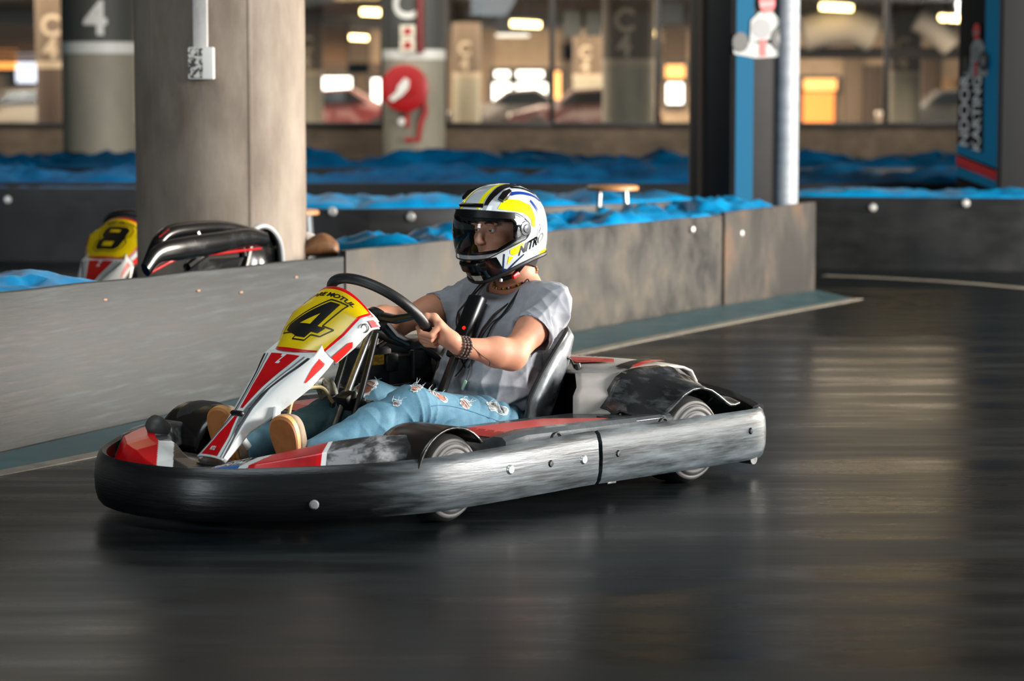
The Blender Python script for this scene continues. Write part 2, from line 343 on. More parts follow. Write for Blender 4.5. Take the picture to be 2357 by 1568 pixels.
tarp('blue tarp roll over the black barrier behind the helmet', offs(MBAR, -.07), .9, .545, .11, 5.2, TARP, 80)
tarp('blue tarp over the far right black barrier below the printed banner', offs(RB, -.07), .9, .51, .07, 6.1, TARP, 60)
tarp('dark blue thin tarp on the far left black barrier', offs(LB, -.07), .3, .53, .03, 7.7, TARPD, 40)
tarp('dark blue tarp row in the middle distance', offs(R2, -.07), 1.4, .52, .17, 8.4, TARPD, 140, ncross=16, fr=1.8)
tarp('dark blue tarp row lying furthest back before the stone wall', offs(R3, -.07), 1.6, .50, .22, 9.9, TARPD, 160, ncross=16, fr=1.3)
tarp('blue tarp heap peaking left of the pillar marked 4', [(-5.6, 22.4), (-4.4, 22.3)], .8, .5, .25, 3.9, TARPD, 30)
# ------------------------------------------------------------------ pillars
def pillar(label, x, y, r, m, band=True, chars=(), h=3.6, ribs=False, bz=1.74, cs=.40, dark=None, pale=None):
    dark = dark or DGREY; pale = pale or WHITE
    t = thing('concrete_pillar', label, 'pillar', (x, y, 0)); n = 48
    prof = [(r, 0), (r, .3), (r, .9), (r, 1.5), (r, h)]
    mb = MB(); mb.lathe(prof, Matrix.Identity(4), n); mb.build('shaft', m, t, ang=60)
    if ribs:
        for k in range(5):
            a = k*2*PI/5+.15; MB().box((r*math.cos(a), r*math.sin(a), h/2), (.005, .02, h), Matrix.Rotation(a, 3, 'Z'), .002).build('formwork_seam', m, t)
    if band:
        MB().lathe([(r, bz+.07), (r+.004, bz+.068), (r+.004, h)], Matrix.Identity(4), n).build('painted_top', dark, t)
        MB().lathe([(r, bz-.062), (r+.007, bz-.06), (r+.007, bz+.06), (r, bz+.062)], Matrix.Identity(4), n).build('white_band', pale, t)
    for ch, z, da in chars:
        a0 = math.atan2(-y, -x)+da; mb = MB(); R = r+.006
        frame_text(mb, ch, cs*1.25, lambda u, v: (R*math.cos(a0+u/R), R*math.sin(a0+u/R), z+v), bold=.03, maxlen=.06)
        mb.build('painted_letter' if ch.isalpha() else 'painted_number', pale, t, smooth=False)
    return t
BIGP = (-1.293, 11.22, .375)
pb = pillar('massive bare concrete pillar carrying a white conduit behind the kart', *BIGP, CONC, False, ribs=True)
pillar('pale round pillar painted with a large number 4 at upper left', -4.57, 28, .40, CONC2, True, [('4', 2.04, -.06), ('C', 2.46, -.06)])
hp = pillar('pale pillar with letter C behind the red hose reel', -1.26, 32.6, .395, CONC2, True, [('C', 2.36, -.3)])
for lab, px, py0, Y, r in [('indoor pillar marked C 4 seen through the glass right of the hose reel', 1445, 0, 41, .42), ('slim distant pillar with pale band directly right of the hose reel', 1075, 0, 66, .36), ('distant pillar marked C beyond the right hand window', 2079, 0, 62, .38), ('dim brown pillar marked C 4 beyond the glass at far left', 130, 0, 44, .30), ('faint distant pillar marked 4 half hidden by the indoor C 4 pillar', 1352, 0, 72, .42), ('tan distant pillar beside the massive concrete one', 712, 0, 60, .35)]:
    x = (px-1178.5)/5800*Y; pillar(lab, x, Y, r, CONC2 if 'dim' not in lab else mat('dim brown concrete', (.30, .24, .20), rough=.8), True, [('C', 2.40, -.18), ('4', 2.0, -.18)], dark=mat('brown grey paint', (.36, .31, .26), rough=.7), pale=mat('cream paint', (.66, .61, .54), rough=.6))
# conduit and switch box on the big pillar
def onp(px, py): return at(px, py, BIGP[1]-BIGP[2]-.004)
cu = thing('electrical_conduit', 'white cable trunking with a switch box on the concrete pillar', 'conduit', tuple(onp(463, 110)))
o3 = onp(463, 110); p = onp(463, 60)
MB().box((0, -.012, .9), (.062, .05, 1.8), None, .004).build('trunking', mat('dirty white trunking', (.62, .61, .60), (.74, .73, .71), 9, (1, 1, .3), rough=.5), cu)
MB().box((.004, -.02, -.066), (.108, .07, .138), None, .006).build('switch_box', mat('white switch box', (.78, .78, .76), rough=.4), cu)
MB().box((-.018, -.056, -.066), (.062, .003, .126)).build('warning_sticker', mat('smudged sticker', (.16, .15, .15), (.72, .71, .69), 55, (1, 1, .8), .46, .54, rough=.5), cu)
# hose reel
hr = thing('fire_hose_reel', 'round red fire hose reel mounted on the letter C pillar', 'hose reel', tuple(at(932, 203, 32.1)))
Mh = Matrix.Rotation(PI/2, 4, 'X')
MB().lathe([(.001, .085), (.10, .085), (.12, .06), (.27, .06), (.30, .05), (.30, -.05), (.27, -.055), (.001, -.055)], Mh, 40).build('reel_disc', REDP, hr)
mb = MB(); [mb.tube([(.215*math.cos(a), -.0-k*.03+.03, .215*math.sin(a)) for a in np.linspace(0, 2*PI, 40, endpoint=False)], .02, 8, True) for k in range(3)]; mb.build('hose', mat('dark red hose', (.45, .03, .05), rough=.5), hr)
mb = MB(); frame_poly(mb, [(-.09, .02), (.0, .13), (.06, .10), (.05, .0), (-.03, -.09), (-.15, -.17), (-.2, -.13), (-.1, -.04)], lambda u, v: (u, -.088, v), 0, .2); mb.build('white_label', WHITE, hr, smooth=False)
mb = MB(); mb.tube([(.24, .02, -.1), (.26, .02, -.3), (.20, .0, -.45), (.17, 0, -.66), (.0, .0, -.66)], .035, 10); mb.build('feed_pipe', REDP, hr)
mb = MB(); mb.tube([(.03, .0, -.28), (.03, .0, -.5)], .03, 10); mb.tube([(.03, -.0, -.4), (-.06, -.04, -.42)], .028, 10); mb.build('valve', REDP, hr)
MB().lathe([(.001, .02), (.045, .02), (.045, 0), (.001, 0)], Matrix.Translation((-.04, -.06, -.42)) @ Mh, 16).build('gauge', WHITE, hr)
pp = at(967, 60, 32.15); MB().tube([(pp.x, pp.y, 1.76), (pp.x, pp.y, 3.6)], .05, 12).build('riser_pipe', mat('dull red pipe', (.42, .09, .08), rough=.45)); tag(bpy.data.objects['riser_pipe'], 'dull red vertical pipe above the hose reel', 'pipe')
SIGN = mat('cream sign plate', (.85, .83, .76), rough=.5)
for k, (py, lab) in enumerate([(73, 'cream safety sign with a red symbol, upper of two over the hose reel'), (105, 'cream safety sign with a red symbol, lower of two over the hose reel')]):
    q = at(938, py, 32.12); t = thing('safety_sign', lab, 'sign', tuple(q)); MB().box((0, 0, 0), (.19, .012, .165), None, .004).build('plate', SIGN, t)
    mb = MB(); frame_poly(mb, [(-.05, -.04), (.05, -.04), (.05, .03), (.01, .06), (-.05, .03)], lambda u, v: (u, -.009, v), 0, .2); mb.build('red_symbol', REDP, t, smooth=False)
# ------------------------------------------------------------------ window wall
WY = 34.0; SILLZ = at(1200, 292, WY).z
STONE = mat('rough brown stone wall', (.30, .26, .22), (.44, .38, .32), 2.2, (1, 1, 1.3), .36, .66, .85, bump=.5, bscale=5)
def pz(px): return (px-1178.5)/5800*WY
MB().box((1, WY+.12, SILLZ/2), (44, .24, SILLZ)).build('wall_back', STONE, smooth=False, kind='structure')
mul = [-420, -140, 160, 395, 640, 884, 1025, 1270, 1512, 1760, 2035, 2222, 2500, 2780]
GLASS = glassy('window glass', (.93, .93, .91), 1.4, .01, .03)
for i in range(len(mul)-1):
    a, b = pz(mul[i]), pz(mul[i+1]); t = bpy.data.objects.new('window_%d' % (i+1), None); COL.objects.link(t); t['kind'] = 'structure'; t.location = ((a+b)/2, WY, SILLZ); w = b-a
    mb = MB(); mb.box((-w/2, 0, 1.3), (.07, .10, 2.6), None, .005); mb.box((0, 0, .03), (w, .14, .06), None, .005); mb.build('frame', FRAME, t)
    MB().box((0, .0, 1.35), (w-.07, .012, 2.58)).build('pane', GLASS, t, smooth=False)
# far daylight wall of the back hall
TANW = mat('tan plaster wall', (.62, .54, .45), (.70, .62, .53), .8, rough=.8)
DAY = mat('daylit window pane', (.9, .9, .9), emit=(1., .97, .93), es=5.5)
WARM = mat('warm lit pane', (.9, .7, .5), emit=(1., .62, .26), es=2.2)
MB().box((0, 93.2, 1.9), (46, .3, 3.8)).build('wall_far', TANW, smooth=False, kind='structure')
pil = bpy.data.objects['wall_far']
for (x0, x1, y0, y1, c) in [(800, 850, -40, 250, (.36, .30, .25)), (1000, 1040, -40, 300, (.42, .36, .30)), (1110, 1132, 20, 290, (.50, .43, .36)), (1296, 1330, -40, 300, (.34, .29, .25)), (1290, 1520, 100, 140, (.33, .28, .24)), (1528, 1580, 60, 145, (.36, .28, .22)), (1940, 1985, 120, 300, (.46, .40, .34)), (1985, 2030, 150, 300, (.32, .27, .23)), (2120, 2160, 130, 300, (.36, .30, .25)), (2165, 2200, 180, 300, (.62, .50, .36)), (700, 880, 145, 170, (.36, .31, .26)), (-40, 120, 40, 100, (.45, .39, .33)), (60, 150, 190, 300, (.34, .28, .24))]:
    a = at(x0, y1, 93); b = at(x1, y0, 93); d = b-a; MB().box(((a.x+b.x)/2, 92.9, max((a.z+b.z)/2, .0)), (d.x, .25, d.z), None, .01).build('wall_panel', mat('plaster %.2f' % c[0], c, rough=.8), pil)
k = 20
def lit(px0, py0, px1, py1, m, Y=92.6):
    global k
    k += 1; a = at(px0, py1, Y); b = at(px1, py0, Y); t = bpy.data.objects.new('window_%d' % k, None); COL.objects.link(t); t['kind'] = 'structure'; t.location = (a+b)/2; d = b-a
    MB().box((0, .05, 0), (d.x+.3, .1, d.z+.3)).build('frame', FRAME, t); MB().box((0, -.02, 0), (d.x, .04, d.z)).build('pane', m, t, smooth=False)
for q in [(722, 178, 808, 236), (857, 182, 884, 258), (1135, 192, 1176, 236), (1188, 192, 1258, 236), (1140, 164, 1172, 178), (1190, 164, 1250, 178)]: lit(*q, DAY)
for q in [(1272, 165, 1290, 235), (1532, 150, 1576, 180), (1850, 182, 1925, 208), (-10, 110, 40, 158)]: lit(*q, WARM)
lit(1535, 192, 1572, 238, DAY); lit(38, 118, 84, 190, mat('cool lit pane', (.9, .9, .9), emit=(.85, .9, 1), es=2)); lit(1848, 212, 1920, 282, mat('orange lit pane', (.9, .6, .3), emit=(1, .45, .13), es=1.2))
# shutters, beams and ducts in the back hall
SHUT = mat('orange tan shutter slat', (.66, .50, .36), rough=.5)
for lab, px0, px1, Y in [('orange tan roller shutter beyond the window left of the hose reel', 728, 800, 84), ('tan roller shutter beyond the window at far left', -60, 90, 84)]:
    t = thing('roller_shutter', lab, 'shutter', ((at(px0, 0, Y).x+at(px1, 0, Y).x)/2, Y, 2.35)); w = at(px1, 0, Y).x-at(px0, 0, Y).x
    for j in range(9): MB().box((0, -.01*(j % 2), .14*j), (w, .05, .128), Matrix.Rotation(.15, 3, 'X'), .01).build('slat', SHUT, t)
    for sx in (-1, 1): MB().box((sx*w/2, .05, .55), (.1, .1, 1.4)).build('guide_rail', CEIL, t)
BEAM = mat('dark brown beam', (.20, .17, .15), rough=.7)
tag(MB().box((at(2030, 118, 58).x, 58, at(0, 122, 58).z), (5.2, .3, .26), None, .01).build('ceiling_beam', BEAM), 'dark beam crossing behind the right hand windows', 'beam')
DUCT = mat('pale ventilation duct', (.80, .77, .73), rough=.5)
def duct(lab, pts, r, Y):
    P = [at(x, y, Y) for x, y in pts]; t = thing('ventilation_duct', lab, 'duct', tuple(P[0])); P = [p-P[0] for p in P]; z0 = t.location.z
    MB().tube(cr([tuple(p) for p in P], 6), [r*(.97+.06*(i % 2)) for i in range(6*(len(P)-1)+1)], 20).build('tube', DUCT, t, ang=60)
    for p in (P[0]+V((.15, 0, 0)), P[-1]-V((.1, 0, 0))): MB().tube([p+V((0, 0, r*.9)), V((p.x, p.y, 3.61-z0))], .02, 6).build('hanger', FRAME, t)
duct('pale fat ventilation duct behind the right hand window', [(1850, 78), (1900, 66), (1960, 62), (2012, 80)], .40, 57)
duct('pale sagging ventilation duct at the far right window', [(2112, 45), (2140, 62), (2170, 88), (2190, 108)], .26, 57)
for lab, px, py, Y, w, h in [('pale blue hanging sheet in the window right of the hose reel', 1180, 55, 78, 1.0, .8), ('pale square panel left of the indoor C 4 pillar', 1318, 55, 62, .42, .6), ('pale square panel touching the indoor C 4 pillar', 1366, 55, 62, .40, .6), ('pale panel right of the indoor C 4 pillar', 1548, 30, 62, .5, .5)]:
    q = at(px, py, Y); t = thing('hanging_panel', lab, 'panel', tuple(q)); MB().box((0, 0, 0), (w, .03, h), None, .005).build('sheet', mat('pale blue panel', (.80, .84, .87), rough=.4), t)
    for sx in (-.4, .4): MB().tube([(sx*w, 0, h*.49), (sx*w, 0, 3.61-q.z)], .012, 6).build('hanger', FRAME, t)
# parked cars of the back hall
def car(lab, px, Y, col, rz=0., s=1):
    x = (px-1178.5)/5800*Y; t = thing('parked_car', lab, 'car', (x, Y, 0), rz); body = mat('car lacquer '+str(col), col, rough=.25, coat=.5)
    prof = [(-2.1, .35, .80), (-2.05, .70, .84), (-1.3, .92, .86), (-.9, .96, .84), (-.35, 1.36, .66), (.5, 1.42, .66), (1.25, 1.0, .82), (1.95, .90, .84), (2.1, .6, .80)]
    rg = [[(a, -w, .25), (a, -w, min(z, .85)), (a, -w*.9, z), (a, w*.9, z), (a, w, min(z, .85)), (a, w, .25)] for a, z, w in prof]; MB().loft(rg).build('body', body, t, ang=35)
    GL = mat('dark car glass', (.08, .09, .10), rough=.08)
    for sd in (-1, 1): mb = MB(); mb.prism([(-.75, .98), (-.32, 1.30), (.48, 1.35), (.98, 1.02)], .02, Matrix.Translation((0, sd*.80, 0)) @ Matrix.Rotation(PI/2, 4, 'X')); mb.build('side_window', GL, t)
    for xx in (-1.3, 1.3):
        for sd in (-1, 1):
            Mw = Matrix.Translation((xx, sd*.80, .32)) @ Matrix.Rotation(PI/2, 4, 'X'); w_ = MB().lathe([(.001, .09), (.2, .1), (.30, .10), (.32, .05), (.32, -.05), (.30, -.1), (.001, -.1)], Mw, 24).build('wheel', RUBC, t)
    for sd in (-1, 1): MB().box((-2.08, sd*.58, .66), (.06, .34, .13), None, .02).build('headlight', mat('car headlight', (.8, .8, .78), rough=.1), t)
RUBC = mat('car tyre', (.08, .08, .08), rough=.7)
car('dark red parked car beyond the window left of the hose reel', 770, 70, (.35, .05, .06)); car('dark grey parked car below the bright windows right of the hose reel', 1195, 74, (.16, .14, .14)); car('dark maroon parked car half behind the indoor C 4 pillar', 1345, 70, (.22, .07, .07)); car('pale parked car beyond the window at far left', 50, 62, (.75, .70, .62), .3); car('grey parked car low behind the far right window', 2180, 76, (.22, .22, .22))
# lamps
LAMP = mat('lit warm tube', (1, .9, .7), emit=(1, .86, .58), es=14); LAMPB = mat('white lamp housing', (.7, .7, .7), rough=.4)
def lamp(lab, px, py, Y, L=.8, ang=.05, round_=False):
    q = at(px, py, Y); t = thing('ceiling_lamp', lab, 'lamp', tuple(q))
    if round_: MB().lathe([(.001, -.10), (.10, -.08), (.14, 0), (.12, .05), (.001, .06)], Matrix.Identity(4), 20).build('diffuser', LAMP, t)
    else: MB().tube([(-L/2, 0, 0), (L/2, 0, -ang*L)], .07, 14).build('diffuser', LAMP, t)
    h = 3.6-q.z; MB().box((0, 0, .10), (L*.8 if not round_ else .2, .10, .06), None, .01).build('housing', LAMPB, t); MB().tube([(0, 0, .1), (0, 0, h)], .012, 6).build('hanger', LAMPB, t)
lamp('glowing tube lamp left of the letter C pillar', 857, 27, 56, .5)
lamp('glowing tube lamp over the bright windows right of the hose reel', 1210, 54, 60, .7)
lamp('glowing tube lamp over the pale duct', 1925, 15, 56, .7)
lamp('yellow glowing tube lamp beside the printed banner column', 2190, 41, 58, .55)
lamp('small round glowing lamp beside the indoor C 4 pillar', 1500, 76, 58, round_=True)
lamp('small round glowing lamp right of the silver column edge', 1892, 100, 70, round_=True)
lamp('dim short lamp below the tube lamp left of the letter C pillar', 826, 86, 80, .55)
# lamps of this hall above the frame; they show as glows on the floor
for i, (x, y) in enumerate([(-3.2, 14), (1.6, 24), (4.2, 27), (-4, 26), (5.4, 20)]):
    q = V((x, y, 3.3)); t = thing('strip_light', 'strip light under the ceiling above the picture', 'lamp', tuple(q), .3, 'strip lights of the front hall')
    MB().box((0, 0, .03), (1.3, .16, .06), None, .01).build('housing', LAMPB, t); MB().tube([(-.6, 0, -.03), (.6, 0, -.03)], .04, 12).build('diffuser', LAMP, t); MB().tube([(0, 0, 0), (0, 0, .3)], .012, 6).build('hanger', LAMPB, t)
# ------------------------------------------------------------------ banner columns
BANK = mat('black banner vinyl', (.085, .088, .098), (.11, .113, .125), 3, rough=.6, spec=.2); BLUEV = mat('blue banner vinyl', (.0, .30, .43), rough=.6, spec=.1); SILV = mat('silver banner vinyl', (.58, .61, .64), (.65, .68, .71), 3, (1, 1, 6), rough=.5, bump=.2, bscale=14)
REDV = mat('red banner vinyl', (.80, .10, .10), rough=.45); GREYV = mat('grey banner print', (.45, .46, .47), rough=.5); BLACKV = mat('black banner print', (.05, .05, .06), rough=.5); WHITEV = mat('white banner print', (.55, .57, .57), rough=.5)
def rider(t, S):
    cnt = [.027]
    def P(poly, m, nm):
        cnt[0] += .0022; mb = MB(); frame_poly(mb, poly, lambda u, v: S(u, v, cnt[0]), 0, .3); mb.build(nm, m, t, smooth=False)
    def E(cx, cy, rx, ry, m, nm): P([(cx+rx*math.cos(a), cy+ry*math.sin(a)) for a in np.linspace(0, 2*PI, 20, endpoint=False)], m, nm)
    P([(-.30, -.02), (-.12, .02), (.22, .0), (.30, -.06), (.26, -.12), (-.05, -.14), (-.28, -.10)], WHITEV, 'printed_kart');     P([(-.12, .02), (-.11, .24), (-.02, .33), (.12, .33), (.22, .22), (.14, .16), (.10, .05)], WHITEV, 'printed_suit'); E(.0, .16, .10, .10, GREYV, 'printed_steering_wheel'); P([(-.01, -.12), (.05, -.12), (.05, .05), (-.01, .05)], REDV, 'printed_stripe')
    E(-.22, .02, .085, .10, BLACKV, 'printed_tyre'); E(.21, .06, .105, .12, BLACKV, 'printed_tyre'); E(.21, .06, .05, .06, GREYV, 'printed_rim')
    E(.05, .42, .085, .10, REDV, 'printed_helmet'); P([(-.03, .38), (.12, .40), (.12, .43), (-.03, .42)], GREYV, 'printed_visor')
def frame_on(a, b, z0, out=.004):   # surface frame on a vertical face from a to b
    a = V((a[0], a[1], 0)); b = V((b[0], b[1], 0)); d = (b-a).normalized(); n = V((d.y, -d.x, 0))
    return lambda u, v, o=out: tuple(a+d*u+n*o+V((0, 0, z0+v)))
def face_panel(t, a, b, z0, z1, m, nm, th=.02):
    a = V((a[0], a[1], 0)); b = V((b[0], b[1], 0)); d = (b-a).normalized(); n = V((d.y, -d.x, 0)); c = (a+b)/2+n*th/2; c.z = (z0+z1)/2
    return MB().box(c, ((b-a).length, th, z1-z0), Matrix.Rotation(math.atan2(d.y, d.x), 3, 'Z'), .003).build(nm, m, t)
HT = 3.6
C1 = V((at(1690, 0, 17.0).x, 17.0)); L1 = V((at(1597, 0, 17.75).x, 17.75)); R1 = V((at(1784, 0, 17.12).x, 17.12))
bc = thing('banner_column', 'column wrapped in black banners with a blue stripe and a silver edge', 'column', (0, 0, 0))
MB().box((1.56, 17.75, HT/2), (.56, .5, HT), Matrix.Rotation(.1, 3, 'Z'), .01).build('concrete_core', mat('brown concrete core', (.36, .28, .22), rough=.8), bc)
face_panel(bc, L1, C1, .02, HT, BANK, 'side_banner'); face_panel(bc, C1, R1, .02, HT, BANK, 'front_banner')
S1 = frame_on(C1, R1, 0, .024); d1 = (R1-C1).length
mb = MB(); frame_poly(mb, [(.008, .1), (.140, .1), (.140, HT), (.008, HT)], lambda u, v: S1(u, v, .022), 0, 5); mb.build('blue_stripe', BLUEV, bc, smooth=False)
MB().tube([(at(1813, 0, 17.15).x, 17.15, .02), (at(1813, 0, 17.15).x, 17.15, HT)], .082, 20).build('silver_edge_post', SILV, bc)
rz = at(1740, 95, 17.0).z; rider(bc, lambda u, v, o: S1(.19+u*.72, rz-.02+v*.66, o))
C2 = V((at(2308, 0, 18.95).x, 18.95)); L2 = V((at(2214, 0, 19.5).x, 19.5)); R2_ = V((at(2460, 0, 19.1).x, 19.1))
b2 = thing('banner_column', 'column with a printed kart racer, white lettering and slanted stripes at far right', 'column', (0, 0, 0))
MB().box((4.0, 19.6, HT/2), (.62, .6, HT), None, .01).build('concrete_core', MATS['brown concrete core'], b2)
BANK2 = mat('dark banner vinyl', (.09, .095, .105), rough=.7, spec=.15); BLUE2 = mat('lightened blue banner vinyl', (.0, .50, .68), rough=.6, spec=.15)  # blue vinyl lightened to make up for the light missing on its side
face_panel(b2, L2, C2, .02, HT, BANK2, 'side_banner'); face_panel(b2, C2, R2_, .02, HT, BANK2, 'front_banner')
d2 = (C2-L2).length; S2 = frame_on(L2, C2, 0); zt = lambda py: at(2300, py, 19.1).z
mb = MB(); frame_poly(mb, [(d2*.66, zt(372)), (d2-.004, zt(385)), (d2-.004, HT), (d2*.66, HT)], lambda u, v: S2(u, v, .023), 0, 5); mb.build('blue_stripe', BLUE2, b2, smooth=False)
for (a, b, m) in [(335, 355, BLUE2), (362, 385, REDV), (388, 405, BLUE2)]:
    mb = MB(); frame_poly(mb, [(.0, zt(a+20)), (d2-.004, zt(b+31)), (d2-.004, zt(b+8)), (.0, zt(a-2))], lambda u, v: S2(u, v, .0245), 0, 5); mb.build('slanted_stripe', m, b2, smooth=False)
for (txt, u0, sz, py) in [('INDOOR', d2*.19, .17, 262), ('KARTING', d2*.49, .15, 262)]:
    mb = MB(); frame_text(mb, txt, sz, lambda u, v: S2(u0-v*1.1, zt(py)+u*(.85 if txt == 'INDOOR' else .9), .0235), bold=.025); mb.build('lettering', mat('bright white lettering', (.88, .89, .89), rough=.6), b2, smooth=False)
rider(b2, lambda u, v, o: S2(d2*.45+u*.62, zt(152)+v*.62, o))
# ------------------------------------------------------------------ things behind the barrier
WOOD = mat('pale varnished wood', (.80, .58, .38), (.70, .48, .30), 6, (1, 8, 1), rough=.4); CHROME = mat('grey steel tube', (.55, .57, .58), rough=.3, metal=.7)
def stool(lab, px, py, Y, r, h=None):
    q = at(px, py, Y); t = thing('wooden_stool', lab, 'stool', (q.x, q.y, 0)); z = q.z
    MB().lathe([(.001, z), (r-.01, z), (r, z-.008), (r, z-.025), (r-.008, z-.03), (.001, z-.03)], Matrix.Identity(4), 28).build('seat', WOOD, t)
    for k in range(4):
        a = PI/4+k*PI/2; MB().tube([(r*.7*math.cos(a), r*.7*math.sin(a), z-.03), (r*1.05*math.cos(a), r*1.05*math.sin(a), 0)], .013, 8).build('leg', CHROME, t)
    MB().tube([(r*.9*math.cos(a), r*.9*math.sin(a), z*.4) for a in np.linspace(0, 2*PI, 24, endpoint=False)], .009, 6, True).build('foot_ring', CHROME, t)
stool('wooden topped stool with steel legs among the blue tarps right of the helmet', 1410, 427, 15.05, .155)
stool('wooden topped stool with steel legs half hidden by the massive pillar', 688, 483, 14.4, .115)
# old bodywork lying on the tarp in front of the pillar
BPL = mat('glossy black kart plastic', (.045, .05, .055), (.10, .105, .11), 3, (1, 1, 2), .5, .75, .22, .42)
bd = lambda px: float(np.interp(px, [300, 467, 600, 660, 797], [9.52, 9.97, 10.47, 10.66, 11.12]))+.085
ob = thing('kart_bodywork', 'old black kart bodywork lying on the barrier before the massive pillar', 'bodywork', (at(470, 600, 10.3).x, 10.3, .50))
def L3(px, py, Y): return at(px, py, bd(px)+(Y-10.0)*.35)-V((at(470, 600, 10.3).x, 10.3, .50))
pth = cr([L3(335, 622, 9.95), L3(365, 585, 9.98), L3(420, 572, 10.0), L3(500, 560, 10.05), L3(570, 548, 10.1), L3(612, 552, 10.18)], 8)
MB().tube(pth, [.03+.016*math.sin(PI*i/(len(pth)-1)) for i in range(len(pth))], 14, squash=.55, upv=(0, 0, 1)).build('front_band', BPL, ob)
pth = cr([L3(335, 615, 10.15), L3(375, 545, 10.2), L3(440, 528, 10.3), L3(520, 525, 10.35), L3(600, 540, 10.3)], 8)
MB().tube(pth, [.02+.012*math.sin(PI*i/(len(pth)-1)) for i in range(len(pth))], 12).build('upper_band', BPL, ob)
pth = cr([L3(345, 628, 10.0), L3(420, 580+12, 10.02), L3(500, 584, 10.02), L3(600, 572, 10.08)], 8); MB().tube(pth, .006, 8).build('red_edge', REDP, ob)
for (a, b) in [((450, 535), (470, 575)), ((545, 530), (560, 590)), ((575, 560), (560, 625)), ((505, 560), (430, 615))]: MB().tube([L3(*a, 10.2), L3(*b, 10.1)], .017, 8).build('bracket', BPL, ob)
mb = MB(); mb.loft([[L3(430, 600, 10.1), L3(570, 590, 10.15), L3(575, 628, 10.15), L3(420, 632, 10.1)], [L3(430, 595, 10.3), L3(570, 585, 10.3), L3(575, 628, 10.3), L3(420, 632, 10.3)]]); mb.build('inner_tray', BPL, ob, smooth=False)
mb = MB(); [mb.box(L3(x, y, 10.0), (.006, .004, .05), Matrix.Rotation(.9, 3, 'Y')) for x, y in [(378, 537)]]; mb.build('red_sticker', REDP, ob)
os_ = thing('kart_seat_shell', 'black seat shell with a grey rim leaning on the pillar foot', 'seat', (at(612, 600, 10.35).x, 10.35, .48))
def L4(px, py, Y): return at(px, py, bd(px)+(Y-10.4)*.4+.12)-V((at(612, 600, 10.35).x, 10.35, .48))
out = cr([L4(560, 632, 10.4), L4(566, 560, 10.4), L4(590, 525, 10.42), L4(620, 524, 10.42), L4(645, 560, 10.4), L4(652, 628, 10.4)], 8)
inn = [tuple(V(p)+V((0, .07, -.02))) for p in out]
MB().loft([out, [tuple(V(p)+V((0, .05, .0))) for p in out], inn], False, False).build('shell', BPL, os_, solid=.02)
mb = MB(); mb.add([tuple(p) for p in inn], [tuple(range(len(inn)))]); mb.build('back', BPL, os_, solid=.01)
MB().tube([tuple(V(p)+V((0, -.004, .0))) for p in out], .011, 8).build('rim', mat('worn grey rim', (.62, .63, .64), rough=.4), os_)
bg = MB(); R0 = at(735, 572, 11.25); rings = []
for i, tt in enumerate(np.linspace(0, 1, 9)):
    rr = .055*math.sin(PI*min(max(tt, .06), .94))**.5+.004; cx = R0.x-.10+.19*tt
    rings.append([(cx, R0.y+.07*math.cos(a)*1.1*(.7+.3*rr/.06), .505+max(0, rr*(1+.9*math.sin(a)) * (.75+.45*tt)+.004*math.sin(5*a+9*tt))) for a in np.linspace(0, 2*PI, 16, endpoint=False)])
bg.loft(rings); tag(bg.build('brown_sack', mat('brown leather', (.36, .24, .15), (.50, .34, .2), 14, rough=.6, bump=.3), sub=1), 'crumpled brown sack on the barrier beside the pillar foot', 'sack')
tag(MB().box((R0.x-.10, R0.y+.13, .56), (.13, .05, .12), Matrix.Rotation(.3, 3, 'Y'), .015).build('white_box', mat('dull white card', (.74, .72, .68), rough=.6)), 'small dull white box behind the brown sack', 'box')
# ------------------------------------------------------------------ the kart (local axes: x forward, y to the driver's left = camera side, z up)
KO = (-.227, 7.984, 0); KR = math.radians(225)
BUMP = mat('scuffed black bumper plastic', (.040, .046, .050), (.17, .185, .19), 4.2, (1.0, 1.0, 7), .50, .82, .34, .50, bump=.18, bscale=9, bstretch=(.7, .7, 9), c3=(.065, .073, .077), spec=.5)
BUMPS = mat('badly scuffed bumper plastic', (.14, .16, .172), (.37, .405, .425), 3.6, (1.2, 1.2, 9), .38, .68, .36, .5, bump=.16, bscale=5, bstretch=(.8, .8, 11), c3=(.285, .315, .33), spec=.3)
BUMPW = None
KBLK = mat('satin black kart plastic', (.05, .056, .06), (.09, .095, .10), 4, (1, 1, 2), .45, .75, .25, .42)
KGLOSS = mat('glossy scratched black plastic', (.13, .14, .145), (.36, .375, .38), 9, (2, 1, 3), .5, .76, .18, .34, bump=.08, bscale=14)
KSCUF = mat('grey scuffed fairing end', (.50, .51, .52), (.12, .125, .13), 9, (1, 2.2, 2.2), .42, .6, .4, .55, bump=.2, bscale=18, c3=(.24, .245, .25))
KRED = mat('red fairing vinyl', (.74, .015, .06), (.55, .01, .04), 9, (1, 1, 1), .55, .75, .3)
KREDL = mat('faded red vinyl', (.78, .22, .20), (.70, .36, .32), 12, (4, 1, 1), .4, .7, .4)
KWHT = mat('white fairing vinyl', (.82, .83, .82), (.66, .67, .66), 7, (1, 1, 1), .55, .75, .32)
KYEL = mat('yellow number vinyl', (.86, .74, .02), (.80, .68, .02), 8, (1, 1, 1), .45, .7, .26)
KINK = mat('black vinyl lettering', (.04, .045, .045), rough=.4); KPIN = mat('grey pinstripe', (.45, .47, .48), rough=.4); KBLUE = mat('blue vinyl lettering', (.05, .36, .62), rough=.4)
RUB = mat('dark tyre rubber', (.13, .13, .13), (.20, .20, .195), 5, rough=.6); RUBF = mat('dusty tyre sidewall', (.235, .235, .233), (.17, .17, .168), 4, (2, .1, 2), rough=.6)
